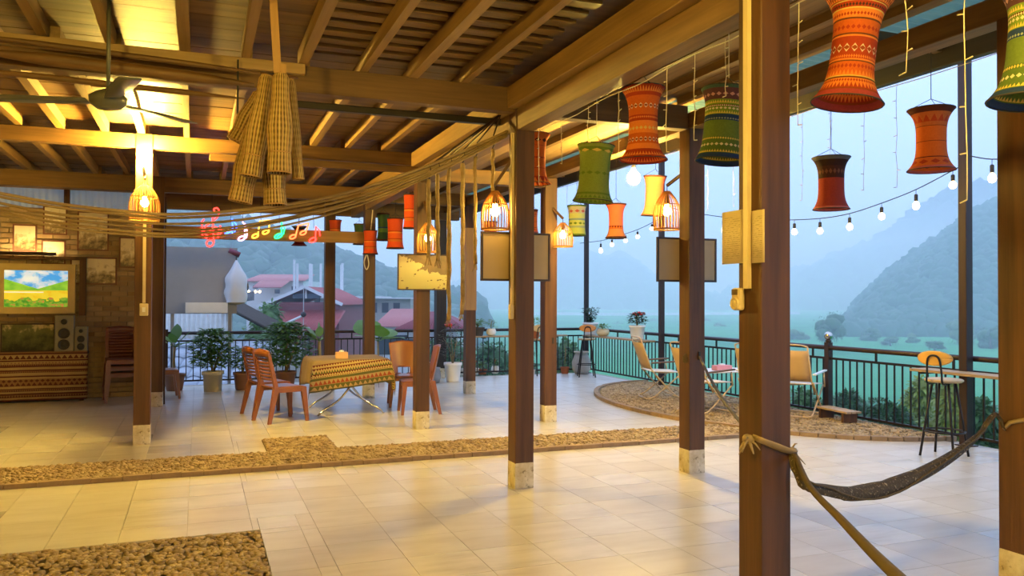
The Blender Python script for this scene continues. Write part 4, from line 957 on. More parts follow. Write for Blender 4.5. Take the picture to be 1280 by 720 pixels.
bushy(onb(597, 15.46), 'bushy green plant in a dark bowl on the back counter board', .14, .17, m_dkpot, .16, .17, 200, .09, .03, lf['bright'], 8)
bushy(onb(614, 15.46), 'small spiky plant in a white pot on the back counter board', .10, .14, m_white, .18, .10, 70, .09, .022, lf['lime'], 9, prof=RND)
bushy(gp(619, 467), 'red-flowered plant in a round white floor pot', .085, .16, m_white, .15, .07, 80, .06, .03, lf['green'], 10, prof=RND, flowers=4)
bushy(gp(603, 468), 'low green plant in a terracotta bowl on the floor', .10, .11, m_terra, .16, .10, 80, .07, .03, lf['bright'], 11)
bushy(gp(594, 468.5), 'red-flowered plant in a white floor pot half behind the pale-topped post', .08, .14, m_white, .18, .07, 60, .06, .03, lf['green'], 12, flowers=3)
bushy(gp(577, 469), 'small white floor pot left of the pale-topped post', .085, .14, m_white, .18, .08, 60, .06, .03, lf['green'], 13, flowers=2)
bushy(gp(706, 467), 'leafy twig in a square terracotta pot on the floor', .095, .14, m_terra, .55, .13, 70, .06, .03, lf['bluegreen'], 14)
bushy(gp(665, 470), 'red-flowered plant in a white pot beside a post', .07, .13, m_white, .16, .07, 60, .06, .03, lf['green'], 15, flowers=4)
bushy((7.60, 15.1, z2), 'dark cone-shaped shrub in a white planter at the railing corner', .16, .26, m_white, .30, .19, 420, .07, .03, lf['dark'], 16, cone=1)
bushy((7.60, 14.55, z2), 'small round white pot with low green plant by the cone shrub', .13, .15, m_cream, .09, .13, 90, .07, .03, lf['bright'], 17, prof=RND)
bushy((7.60, 13.18, z2), 'red-flowered shrub in a white pot on the counter board', .15, .26, m_white, .24, .18, 380, .07, .035, lf['dark'], 18, flowers=5)
t = thing('stone_jar', (7.50, 15.32, 0), 'pale rough stone jar on the floor behind the stool', 'jar')
MB().lathe([(.13, 0), (.19, .1), (.20, .25), (.15, .38), (.13, .42), (.16, .46), (.14, .46), (.12, .40), (.01, .3)], 24, cap0=True, uvs=False).build('body', flat('rough stone', (.42, .40, .36), .9, var=.3), t)
MB().tube([(.155*math.cos(a), .155*math.sin(a), .46) for a in [2*PI*i/20 for i in range(21)]], .012, 6, False).build('rim', m_concrete, t)
p = gp(549, 478)
t = thing('pebbled_pot', (4.08, 14.62, 0), 'squat grey pot at the foot of the blackened post', 'pot'); MB().lathe([(.13, 0), (.16, .12), (.14, .25), (.15, .28), (.12, .28), (.01, .2)], 18, cap0=True, uvs=False).build('body', flat('grey stone pot', (.36, .33, .30), .9, var=.3), t)
# ------------------------------------------------------------------ bar stools
m_ply = flat('yellow plywood', (.66, .36, .07), .4, var=.12); m_seat = wood('stool seat', (.52, .34, .15), (.7, .5, .26), 0)
def stool(loc, rz, lab, orange=None):
    t = thing('bar_stool', loc, lab, 'stool', rz); SH = .74
    MB().lathe([(.001, SH), (.16, SH), (.178, SH+.012), (.178, SH+.026), (.16, SH+.034), (.001, SH+.03)], 28, uvs=False).build('seat', m_seat, t)
    for a in (PI/4, 3*PI/4, 5*PI/4, 7*PI/4):
        MB().tube([(.11*math.cos(a), .11*math.sin(a), SH), (.23*math.cos(a), .23*math.sin(a), 0)], .0125, 8).build('leg', m_black, t)
    r = .11+.12*(1-.25/SH)
    MB().tube([(r*math.cos(a), r*math.sin(a), .25) for a in [2*PI*i/28 for i in range(29)]], .009, 6, False).build('foot_ring', m_black, t)
    MB().tube(spline([(-.07, .0, SH-.01), (-.075, -.19, SH-.005), (-.07, -.205, SH+.10), (-.055, -.225, SH+.24), (0, -.23, SH+.275), (.055, -.225, SH+.24), (.07, -.205, SH+.10), (.075, -.19, SH-.005), (.07, 0, SH-.01)], 4), .010, 8).build('back_hoop', m_black, t)
    mb = MB(); n = 28
    for f in (-1, 1): pass
    prof = []
    def bk(u, v): a = u*2*PI; q = v; return (.17*q*math.cos(a), -.213+.03*(q*math.cos(a))**2, SH+.245+.075*q*math.sin(a))
    MB().grid(bk, 28, 5).build('backrest', orange or m_ply, t, solid=.014)
    return t
stool((6.98, 6.02, 0), face(.92, .38)-.1, 'bar stool with yellow oval backrest at the pale counter board')
stool((7.32, 14.72, 0), face(.35, .94), 'bar stool with orange backrest in front of the cone shrub', flat('orange plywood', (.72, .27, .06), .45))
stool((6.28, 14.95, 0), face(-.15, .99), 'bar stool half hidden behind the framed-board post', flat('tan plywood', (.6, .4, .15), .45))
bushy((6.28, 14.97, .776), 'green plant in an orange terracotta pot set on the half hidden stool', .12, .20, m_terra, .22, .13, 90, .08, .03, lf['bright'], 30)
# ------------------------------------------------------------------ camp furniture on the pebble terrace
m_can = flat('tan canvas', (.52, .35, .17), .8, var=.1); m_can2 = flat('pale canvas', (.76, .62, .46), .8, var=.08); m_alu = flat('wood-look tube', (.50, .36, .20), .4); m_arm = wood('dark armrest', (.10, .05, .025), (.22, .12, .06), 1)
def camp(loc, rz, lab, wd=.54, cat='chair', name='camp_chair', arm=m_arm):
    """folding chair facing +y"""
    t = thing(name, loc, lab, cat, rz); w = wd/2; z0 = .035
    for s in (-1, 1):
        MB().tube(spline([(s*w, .24, .40), (s*w, -.12, .10), (s*w, -.25, z0), (s*w*.8, -.27, z0-.012)], 4), .011, 7).build('leg', m_alu, t)
        MB().tube(spline([(s*(w+.02), -.22, .46), (s*(w+.02), .10, .12), (s*(w+.02), .26, z0), (s*w*.8, .28, z0-.012)], 4), .011, 7).build('leg', m_alu, t)
        MB().tube([(s*w, -.10, .30), (s*w, -.22, .48), (s*w, -.38, .92)], .011, 7).build('back_tube', m_alu, t)
        MB().tube([(s*(w+.03), .20, .38), (s*(w+.03), .18, .565)], .010, 6).build('arm_support', m_alu, t)
        MB().box((s*(w+.035), .0, .58), (.045, .46, .022), 0, .06).build('armrest', arm, t, bev=.006)
    MB().tube([(-w*.8, -.27, z0-.012), (w*.8, -.27, z0-.012)], .011, 7).build('foot_bar', m_alu, t)
    MB().tube([(-w*.8, .28, z0-.012), (w*.8, .28, z0-.012)], .011, 7).build('foot_bar', m_alu, t)
    MB().tube(spline([(-w, -.38, .92), (-w*.7, -.39, .945), (w*.7, -.39, .945), (w, -.38, .92)], 4), .010, 7).build('top_tube', m_alu, t)
    MB().grid(lambda u, v: ((u-.5)*2*(w-.005), -.215-.155*v-.03*math.sin(u*PI), .47+.40*v), 10, 4).build('back_sling', m_can, t, solid=.006)
    MB().grid(lambda u, v: ((u-.5)*2*(w-.005), -.22+.46*v, .44-.02*v-.04*math.sin(v*PI)*math.sin(u*PI)), 10, 8).build('seat_sling', m_can2, t, solid=.008)
    return t
camp((6.60, 10.75, .045), face(.97, -.25), 'tan canvas folding camp chair turned to the white table')
camp((6.35, 9.2, .045), face(.98, .1), 'canvas folding camp chair seen between the strapped post and the siren post')
camp((7.22, 8.75, .045), face(.86, .51), 'wide tan canvas folding bench by the chrome ball post', .95, 'bench', 'camp_bench', m_white)
t = thing('camp_table', (7.05, 9.75, .045), 'white folding table between the camp chairs', 'table', -.1)
MB().box((0, 0, .50), (.90, .58, .022)).build('table_top', m_white, t, bev=.008)
for s in (-1, 1):
    for q in (-1, 1): MB().tube([(s*.38, q*.24, .49), (s*.40, -q*.25, .01)], .011, 7).build('leg', m_alu, t)
    MB().tube([(s*.40, -.25, .01), (s*.40, .25, .01)], .011, 7).build('foot_bar', m_alu, t)
t = thing('tissue_box', (6.97, 9.70, .557), 'pink and white patterned box on the white folding table', 'box')
MB().box((0, 0, .035), (.26, .14, .07)).build('carton', bands('pink pattern', [(0, (.7, .3, .34)), (.3, (.8, .7, .68)), (.7, (.7, .3, .34))], [], []), t, bev=.01)
MB().ico((0, 0, .075), .04, 1, (1.8, .8, .5), .2).build('tissue', m_white, t)
t = thing('low_bench', (7.55, 8.08, .045), 'low slatted wooden footstool by the ball post', 'footstool', PI/2-.1)
for i in (-1, 0, 1): MB().box((0, i*.075, .13), (.62, .065, .022)).build('slat', m_counter, t)
for s in (-.22, .22): MB().box((s, 0, .06), (.04, .2, .12)).build('leg', m_post, t)

# ------------------------------------------------------------------ hammock, straps and knots
g = G('dark net hammock'); f = g.noise(g.obj(), 70, 3); f2 = g.noise(g.obj(), 25, 2)
m_ham = g.fin(g.mix(g.ramp(f, [(.58, (0, 0, 0)), (.70, (1, 1, 1))]), g.mix(f2, (.025, .018, .012), (.075, .055, .03)), (.32, .27, .18)), .8); g.bump(f, .8, .01)
m_strap = flat('faded cloth strap', (.30, .22, .12), .85, var=.2, scale=25)
m_dstrap = flat('brown cloth strap', (.085, .06, .028), .85, var=.25, scale=25)
k4 = Vector((2.375+PW+.012, 3.01+.02, .855))
hp = [k4, ad(1003, 603, 3.55), ad(1035, 613, 3.66), ad(1070, 617, 3.78), ad(1110, 609, 3.9), ad(1150, 593, 4.02), ad(1190, 570, 4.15), ad(1222, 545, 4.27), ad(1244, 518, 4.36), Vector((4.08, 3.14, .86))]
t = thing('hammock', hp[0], 'dark net hammock slung between the siren post and the hammock-end post', 'hammock')
sp = spline(hp, 5); n = len(sp)
rr = [.010+.026*math.sin(PI*min(1, max(0, (i/(n-1)-.02)/.80)))**.9 for i in range(n)]
MB().tube([p-hp[0] for p in sp], rr, 10, flat=.75).build('net_body', m_ham, t)
for j in range(5):
    R = random.Random(j); MB().tube([p-hp[0]+Vector((R.uniform(-1, 1)*.008+.3*rr[i]*math.cos(j*1.3+i*.2), -.9*rr[i]*math.cos(j*1.2), .8*rr[i]*math.sin(j*1.2+i*.25))) for i, p in enumerate(sp)], .0055, 5).build('edge_cord', m_dstrap, t)
MB().tube([hp[-1]-hp[0], Vector((4.075, 3.10, .90))-hp[0], Vector((4.07, 3.0, .93))-hp[0], Vector((4.16, 2.99, .93))-hp[0]], .012, 6).build('end_rope', m_strap, t)
rp2 = [k4+Vector((.01, -.02, -.005)), ad(1012, 608, 3.40), ad(1050, 648, 3.2), ad(1090, 690, 2.98), ad(1130, 728, 2.78), ad(1185, 778, 2.55), Vector((2.28, 1.55, .10)), Vector((2.38, 1.30, .028))]
sr = spline(rp2, 4)
tag(MB().tube(sr, [.010+.017*min(1, i/15) for i in range(len(sr))], 9, flat=.7).build('rolled_hammock', m_dstrap, None, k4), 'brown rolled hammock running down to the floor from the siren post knot', 'hammock')
# strap from the slotted post to the siren post
s0 = Vector((4.10+.10, 6.175, 1.05))
end = Vector((2.375-.012, 3.05, .93))
sp_ = [s0+(end-s0)*q+Vector((0, 0, -.22*q*(1-q))) for q in (0, .2, .4, .6, .8)]
t = thing('tie_strap', end, 'brown cloth strap stretched from the slotted post to the siren post', 'strap')
MB().tube([p-end for p in spline(sp_+[end], 5)], .012, 8, flat=.5).build('stretched_strap', m_dstrap, t)
wr = [end, Vector((2.355, 2.995, .925)), Vector((2.42, 2.99, .90)), Vector((2.50, 2.992, .87)), k4+Vector((.0, -.03, .0)), k4]
MB().tube([p-end for p in spline(wr, 5)], [.012+.010*math.sin(PI*i/25) for i in range(26)], 8, flat=.35, up=(0, -1, 0)).build('wrapped_strap', m_strap, t)
R = random.Random(8)
for c, r, nm in ((end+Vector((-.03, 0, -.01)), .024, 'left_knot'), (k4, .026, 'right_knot')):
    mb = MB().ico(c-end, r, 2, (1.2, 1, .9), .22)
    for q in range(8):
        d = Vector((R.uniform(-1, 1), R.uniform(-1, .2), R.uniform(-.9, .5))).normalized(); mb.tube([c-end, c-end+d*r*1.6, c-end+d*r*R.uniform(2., 3.2)+Vector((0, 0, -.015))], [.009, .008, .004], 5, flat=.5)
    mb.build(nm, m_strap, t)
MB().ico(Vector((4.095, 6.24, 1.02))-end, .035, 2, (.8, 1, 1.3), .2).build('knot_on_post', m_dstrap, t)

# ------------------------------------------------------------------ string lights and fairy light strands
m_sbulb = emit('small bulb glass', (1., .78, .45), 14.)
def string(lab, wire, bulbs, x, tie=None):
    P = [ax(u, v, x) for u, v in wire]; b = P[0]
    t = thing('string_light', b, lab, 'string light')
    MB().tube([p-b for p in spline(P, 5)], .006, 5).build('cable', m_cord, t)
    for (u, vt, vb) in bulbs:
        a, c = ax(u, vt, x), ax(u, vb, x); h = a.z-c.z
        s = MB().lathe([(.014, -h*.25), (.02, -h*.30), (.02, -h*.62), (.012, -h*.66)], 8, tuple(a-b), uvs=False).tube([a-b, a-b+Vector((0, 0, -h*.3))], .004, 4).build('socket', m_cord, t)
        MB().lathe([(.010, -h*.60), (.036, -h*.80), (.040, -h*.92), (.026, -h*1.06), (.001, -h*1.10)], 12, tuple(a-b), uvs=False).build('bulb', m_sbulb, s)
string('string of bulbs sagging between the tall steel posts in front of the hill', [(829, 258), (880, 268), (940, 275), (985, 275), (1026, 273), (1062, 267), (1102, 254), (1145, 237), (1191, 213), (1213, 201)],
       [(905, 271, 290), (949, 275, 293), (993, 275, 292), (1025, 273, 291), (1062, 267, 286), (1102, 254, 273), (1145, 237, 260), (1191, 213, 234)], 7.72)
string('string of bulbs between the thin steel post and the railing corner post', [(829, 271), (797, 287), (765, 297), (750, 301), (725, 304), (737, 302)][:5], [(815, 278, 287), (797, 287, 297), (782, 292, 302), (765, 297, 307), (751, 301, 315)], 7.70)
string('string of bulbs hung from the bar stool post towards the hammock-end post', [(1213, 195), (1240, 199), (1275, 196), (1340, 182), (1533, 120)], [(1240, 199, 226), (1290, 195, 222)], 7.70)
def icicles(lab, zt, x, strands, ymin, ymax, mat=None):
    b = Vector((x, (ymin+ymax)/2, zt)); t = thing('fairy_light_string', b, lab, 'fairy lights'); R = random.Random(int(x*10))
    pts = [Vector((x, ymin+(ymax-ymin)*i/24, zt-.02*math.sin(i*2.6)**2)) for i in range(25)]
    MB().tube([p-b for p in pts], .0035, 4).build('lead_wire', mat or m_palecord, t)
    for (u, vb) in strands:
        p = ax(u, vb, x); q = Vector((p.x, p.y, zt)); n = 6; mb = MB()
        pl = [q+(p-q)*i/n+Vector((0, R.uniform(-.008, .008), 0)) for i in range(n+1)]
        mb.tube([a-b for a in spline(pl, 2)], .0026, 4)
        for i in range(1, n+1):
            a = pl[i]; d = Vector((0, R.choice((-1, 1))*R.uniform(.02, .035), R.uniform(-.01, .01)))
            mb.tube([a-b, a-b+d], .0028, 4)
        mb.build('strand', mat or m_palecord, t)
icicles('fairy light strands hanging along the inner long beam', 2.945, 2.61, [(655, 176), (673, 230), (702, 205), (735, 178), (745, 130), (773, 190), (833, 190), (868, 175), (907, 120), (998, 156), (1133, 90), (1207, 250)], 2.0, 6.1)
icicles('fairy light strands hanging under the outer eave beam', 3.27, 5.13, [(1003, 250), (1038, 196), (1080, 238), (1121, 234), (885, 262), (917, 258), (709, 262)], 3.6, 12.)
# ------------------------------------------------------------------ outside: ground, river, hills
GZ = -9.
g = G('rice field'); o = g.obj(); f = g.noise(o, .02, 4, .6); f2 = g.noise(o, .15, 3)
m_field = g.fin(g.mix(g.math('MULTIPLY', f2, .5), g.ramp(f, [(.3, (.035, .24, .085)), (.5, (.06, .34, .12)), (.7, (.10, .40, .14))]), (.04, .19, .06)), .9, spec=.1)
tag(MB().grid(lambda u, v: (-1500+4000*u, -400+3400*v, GZ), 8, 8).build('ground', m_field), 'green rice fields of the valley floor', kind='structure')
tag(MB().bb(FX0+.2, FX1-.1, FY0+.2, FY1-.1, GZ, -.31).build('wall_base', flat('retaining wall', (.3, .28, .25), .9)), 'retaining wall under the terrace', kind='structure')
def gd(u, depth, z=GZ): p = ad(u, 374.5, depth); return Vector((p.x, p.y, z))
rv = [gd(u, d) for u, d in ((640, 560), (700, 555), (760, 545), (820, 560), (918, 590), (1000, 620))]; rw = [gd(u, d) for u, d in ((1000, 760), (918, 700), (820, 660), (760, 650), (700, 660), (640, 680))]
tag(MB().prism([(p.x, p.y) for p in rv+rw], GZ-.5, GZ+.35).build('river', flat('pale river water', (.55, .62, .66), .15, var=.05)), 'pale river bend across the fields', kind='structure')
m_for = {}
for k, c in (('forest', (.03, .115, .055)), ('tree', (.055, .145, .04)), ('bushy', (.10, .20, .05)), ('yellowish', (.30, .36, .06)), ('ridge', (.04, .075, .05))):
    m_for[k] = leafm('foliage '+k, c, .4)
def hill(name, lab, sil, d0, d1, d2, crowns, mat, seed, rough=.05, cr=(3, 6)):
    """mound whose skyline follows the photographed ridge; foot at depth d0, crest at d1, back foot at d2"""
    us = [s[0] for s in sil]; vs = [s[1] for s in sil]; R = random.Random(seed)
    def V(u):
        for i in range(len(us)-1):
            if us[i] <= u <= us[i+1]: return vs[i]+(vs[i+1]-vs[i])*(u-us[i])/(us[i+1]-us[i])
        return vs[-1]
    def fn(a, s):
        u = us[0]+(us[-1]-us[0])*a; H = CAMH+(374.5-V(u))/FPX*d1-GZ
        d = d0+(d1-d0)*s/.6 if s < .6 else d1+(d2-d1)*(s-.6)/.4
        k = math.sin(PI/2*min(1, s/.6))**.8 if s < .6 else math.cos(PI/2*(s-.6)/.4)
        p = gd(u, d); nz = mnoise.noise(Vector((p.x*.02, p.y*.02, seed)))*.5+mnoise.noise(Vector((p.x*.06, p.y*.06, seed)))*.25
        return (p.x, p.y, GZ-.4+max(0, H)*k*(1+rough*nz*4*math.sin(PI*min(1, s/.6))*.5))
    t = thing(name, fn(.5, 0), lab, None, kind='structure'); o = t.location
    MB().grid(fn, 90, 30).build('slope', mat, t, o)
    if crowns:
        mb = MB()
        for i in range(crowns):
            a, s = R.random(), R.uniform(.0, .66); p = fn(a, s); r = R.uniform(*cr)
            mb.ico((p[0]-o.x, p[1]-o.y, p[2]-o.z+r*.25), r, 2 if i % 2 == 0 else 1, (1, 1, R.uniform(.7, 1.1)), .22, R.uniform(0, 6))
        tag(mb.build('tree_canopy', mat, t), kind='stuff')
    return t
hill('forested_hill', 'steep wooded hill rising from the fields', [(1048, 412), (1062, 398), (1076, 380), (1094, 362), (1122, 338), (1152, 318), (1182, 298), (1215, 275), (1245, 261), (1290, 247), (1400, 226), (1600, 200)], 240, 400, 560, 6500, m_for['forest'], 1, cr=(1.6, 4.))
hill('far_ridge', 'pale far mountain ridge beyond the wooded hill', [(920, 372), (985, 352), (1040, 335), (1075, 322), (1120, 300), (1165, 262), (1200, 248), (1260, 240), (1400, 235), (1700, 240)], 900, 1300, 1800, 1500, m_for['ridge'], 2, cr=(10, 20))
hill('far_ridge', 'pale double-peaked mountain over the railing corner', [(560, 372), (620, 350), (660, 338), (700, 330), (725, 318), (745, 335), (775, 331), (790, 336), (810, 352), (840, 364), (880, 378), (960, 388)], 900, 1250, 1700, 1500, m_for['ridge'], 3, cr=(8, 16))
hill('village_hill', 'hazy wooded hillside behind the village', [(-400, 120), (150, 240), (300, 288), (350, 300), (400, 318), (440, 330), (480, 345), (540, 362), (600, 382)], 170, 300, 460, 4000, m_for['forest'], 4, cr=(1.5, 3.8))
# ------------------------------------------------------------------ trees and bushes outside
m_bark = flat('tree bark', (.12, .08, .05), .9)
def tree(u, vt, vb, w, depth, lab, mat, seed, blobs=7, cards=700, name='tree', trunk=True, zb=None, cs=None):
    """vt/vb: pixel rows of crown top and foot at the given depth"""
    R = random.Random(seed); k = depth/FPX; top = CAMH+(374.5-vt)*k; base = GZ if zb is None else zb; foot = CAMH+(374.5-vb)*k
    b = gd(u, depth, base); t = thing(name, b, lab, 'tree' if name == 'tree' else 'bush')
    cw = w*k/2; ch = (top-foot)/2; cz = (top+foot)/2-base
    if trunk: MB().tube([(0, 0, 0), (R.uniform(-.1, .1)*cw, 0, cz*.5), (0, 0, cz)], [max(.08, cw*.09), cw*.07, cw*.04], 7).build('trunk', m_bark, t)
    mb = MB(); cs = cs or cw*.16
    for i in range(blobs):
        a = R.uniform(0, 6.28); q = R.random()**.5*.62; zz = R.uniform(-.55, .62); r = cw*R.uniform(.36, .55)
        c = (cw*q*math.cos(a)*(1-.3*abs(zz)), cw*q*math.sin(a)*(1-.3*abs(zz)), cz+ch*zz)
        mb.ico(c, r*.86, 2, (1, 1, min(1.2, ch/cw)*R.uniform(.75, 1.)), .14, a)
        for j in range(cards//blobs):
            d = Vector((R.gauss(0, 1), R.gauss(0, 1), R.gauss(0, 1))).normalized()
            leafq(mb, Vector(c)+Vector((d.x*r, d.y*r, d.z*r*min(1.1, ch/cw)))*R.uniform(.8, 1.05), d+Vector((R.uniform(-.8, .8), R.uniform(-.8, .8), R.uniform(-.6, .4))), cs*R.uniform(.7, 1.6), cs*.55, R, .3, 1 if depth > 60 else 2)
    mb.build('crown', mat, t)
    return t
tree(1036, 384, 429, 46, 170, 'lone dark round tree standing in the field by the ball post', m_for['tree'], 1, 9, 900)
tree(1085, 404, 429, 40, 215, 'broad low tree right of the lone round tree', m_for['tree'], 2)
tree(1113, 418, 430, 26, 190, 'small round bush below the wooded hill', m_for['tree'], 3, name='bush')
tree(1140, 414, 430, 22, 205, 'pale small bush below the wooded hill', m_for['bushy'], 4, name='bush')
tree(1168, 424, 436, 28, 170, 'low dark hedge bush in the field near the hill foot', m_for['tree'], 5, name='bush')
tree(1200, 396, 434, 48, 200, 'tall bushy tree at the hill foot beside the steel post', m_for['bushy'], 6, 9, 900)
tree(1238, 400, 440, 40, 180, 'dark tree at the hill foot beyond the counter board', m_for['tree'], 7)
tree(998, 408, 430, 30, 220, 'pale tree beside the siren post in the field', m_for['bushy'], 8)
tree(900, 402, 421, 26, 330, 'distant rounded tree above the strap', m_for['bushy'], 9)
tree(880, 393, 412, 30, 420, 'distant tree clump by the river bend', m_for['tree'], 10)
for i, (u, vt, vb, w, d) in enumerate(((655, 398, 408, 26, 430), (690, 396, 405, 30, 440), (752, 397, 404, 20, 450), (792, 395, 403, 26, 470), (815, 398, 408, 34, 420), (775, 402, 411, 40, 360))):
    tree(u, vt, vb, w, d, 'distant hazy bush on the river bank', m_for['tree'], 20+i, 5, 300, 'bush')['group'] = 'hazy bushes along the river bank'
near = [(1195, 466, 590, 74, 19, 'yellowish', 'yellow green tree just outside the railing by the bar stool'), (1238, 485, 610, 60, 16, 'tree', 'dark leafy tree just outside the railing beyond the bar stool'), (1150, 462, 575, 56, 23, 'yellowish', 'pale yellow green tree outside the railing behind the black balusters'),
        (1108, 480, 575, 60, 21, 'tree', 'dark green tree outside the railing left of the yellow green ones'), (1062, 476, 560, 50, 24, 'tree', 'dark tree outside the railing behind the ball post'), (1010, 482, 560, 60, 22, 'bushy', 'low green tree outside the railing behind the camp bench'),
        (610, 422, 500, 60, 34, 'tree', 'dim green tree outside the back railing behind the floor pots'), (650, 428, 500, 50, 36, 'tree', 'dim green tree outside the back railing behind the framed-board post'), (705, 424, 490, 44, 33, 'bushy', 'pale green tree outside the back railing behind the terracotta pot'), (560, 420, 500, 60, 32, 'tree', 'dim tree outside behind the white pot'),
        (325, 378, 440, 62, 30, 'bushy', 'grey green tree beside the red gabled house')]
for i, (u, vt, vb, w, d, mk, lab) in enumerate(near):
    tree(u, vt, vb, w, d, lab, m_for[mk], 60+i, 10, 2600 if d < 25 else 1500, cs=.16 if d < 25 else .2)
# ------------------------------------------------------------------ village
VZ = -5.5
m_red = flat('red corrugated roof', (.34, .055, .05), .6, var=.15, scale=2); m_pink = flat('pale red roof', (.52, .20, .19), .6, var=.1); m_dred = flat('dark red roof', (.24, .035, .045), .6); m_wallp = flat('pale plaster wall', (.62, .62, .62), .8, var=.08); m_wallg = flat('grey brown wall', (.32, .28, .25), .8); m_conc = flat('raw concrete', (.62, .62, .62), .8, var=.08); m_win = flat('dark window glass', (.03, .035, .045), .15); m_dark = flat('dark eaves', (.05, .04, .035), .8)
m_redwall = flat('dull red boarding', (.22, .045, .045), .7)
def corr(mb, p0, p1, p2, p3, n, amp):
    """corrugated sheet between two edges p0-p1 (eave) and p3-p2 (ridge)"""
    p0, p1, p2, p3 = map(Vector, (p0, p1, p2, p3)); nr = (p1-p0).cross(p3-p0).normalized()
    return mb.grid(lambda u, v: (p0+(p1-p0)*u)*(1-v)+(p3+(p2-p3)*u)*v+nr*amp*math.sin(u*n*2*PI), n*4, 1)
def world_house(name, lab, depth, u0, u1):
    a = gd(u0, depth, VZ); b = gd(u1, depth, VZ); d = (b-a); rz = math.atan2(d.y, d.x)
    return thing(name, (a+b)/2, lab, 'house', rz), d.length, depth/FPX
def hz(v, k): return CAMH+(374.5-v)*k-VZ
# red gabled house
t, L, k = world_house('gabled_house', 'red roofed house with a boarded gable facing the terrace', 48, 326, 432)
za, ze, zl, zb = hz(360, k), hz(386, k), hz(390, k), hz(411, k); D = 9.; px = k
mb = MB(); X = lambda u: (u-379)*px
corr(mb, (X(325), -.4, hz(385, k)), (X(325), D, hz(385, k)), (X(383), D, za), (X(383), -.4, za), 20, .04)
corr(mb, (X(430), D, hz(382, k)), (X(430), -.4, hz(382, k)), (X(383), -.4, za), (X(383), D, za), 20, .04)
mb.build('gable_roof', m_red, t, solid=.06)
MB().hexa([(X(336), 0, 0), (X(424), 0, 0), (X(424), D, 0), (X(336), D, 0), (X(336), 0, hz(383, k)), (X(424), 0, hz(383, k)), (X(424), D, hz(383, k)), (X(336), D, hz(383, k))]).build('wall', m_redwall, t)
for i in range(6):
    z0 = hz(384-i*2.2, k); f0 = 1-i/11*1.2
    if i < 3: MB().box((X(383)-0, -.04, z0), (X(424)*f0-X(340)*f0, .04, .09)).build('board', m_redwall, t)
MB().bb(X(366), X(400), -.06, .02, hz(374, k), hz(368, k)).build('gable_opening', m_win, t)
MB().box((X(383), -.1, (hz(374, k)+hz(362, k))/2), (.1, .06, hz(362, k)-hz(374, k))).build('gable_post', m_conc, t)
for s in (-1, 1): MB().beam((X(383), -.42, za+.02), (X(325 if s < 0 else 430), -.42, hz(385 if s < 0 else 382, k)+.02), .06, .18).build('verge_board', m_conc, t)
corr(MB(), (X(344), -3.2, zb), (X(432), -3.2, zb), (X(432), -.1, hz(389, k)), (X(344), -.1, hz(389, k)), 40, .035).build('porch_roof', m_red, t, solid=.05)
for u in (348, 375, 402, 428): MB().box((X(u), -3.05, zb/2), (.12, .12, zb)).build('porch_post', m_dark, t)
# pink roofed house behind
t, L, k = world_house('village_house', 'farther house with a long pale red roof and lit veranda', 78, 305, 385); D = 8.; X = lambda u: (u-345)*k
corr(MB(), (X(308), -1, hz(353, k)), (X(384), -1, hz(352, k)), (X(380), 4, hz(343, k)), (X(310), 4, hz(343, k)), 40, .04).build('roof', m_pink, t, solid=.06)
corr(MB(), (X(328), -3, hz(361, k)), (X(362), -3, hz(361, k)), (X(366), -1, hz(352, k)), (X(330), -1, hz(352, k)), 20, .04).build('porch_roof', m_pink, t, solid=.06)
MB().bb(X(310), X(380), -.4, 7, 0, hz(352, k)).build('wall', m_wallp, t)
for (u0, u1, v0, v1) in ((345, 351, 363, 368), (318, 324, 358, 362), (366, 372, 359, 364)): MB().bb(X(u0), X(u1), -.46, -.4, hz(v1, k), hz(v0, k)).build('window', m_win, t)
for u in (315, 322, 330, 335): MB().ico((X(u), -2.6, hz(366, k)), .14, 1).build('veranda_lamp', emit('veranda lamp', (1, .7, .35), 6.) if u == 315 else bpy.data.materials['veranda lamp'], t)
corr(MB(), (X(308), -5, hz(380, k)), (X(338), -5, hz(376, k)), (X(330), -3, hz(366, k)), (X(308), -3, hz(370, k)), 16, .04).build('lower_roof', m_dark, t, solid=.06)
# concrete frame building
t, L, k = world_house('unfinished_building', 'unfinished concrete building with bare white columns on its roof', 66, 395, 520); X = lambda u: (u-457)*k
MB().bb(X(398), X(475), -2, 6, hz(373.5, k), hz(371, k)).build('roof_slab', m_conc, t)
MB().bb(X(404), X(515), -1.2, 6, 0, hz(374, k)).build('wall', m_wallg, t)
MB().bb(X(448), X(520), -1.8, -1.2, hz(374, k), hz(372.5, k)).build('canopy', m_conc, t)
for (u0, u1) in ((452, 460), (466, 474), (480, 488), (494, 502)): MB().bb(X(u0), X(u1), -1.26, -1.18, hz(391, k), hz(379, k)).build('window', m_win, t)
for u, vt, y in ((363, 325, 1), (367.5, 327, 5), (375, 331, -1), (377.5, 329, 3), (393, 329, 2), (410.5, 329, 0), (414.5, 327, 4), (421, 331, 1.5)):
    z1 = hz(vt, k*1.0); MB().box((X(u), y, (z1+hz(372, k))/2), (.16, .16, z1-hz(372, k))).build('column', m_conc, t)
MB().bb(X(360), X(398), -1.5, 6, 0, hz(371.5, k)).build('lower_wing', m_wallg, t)
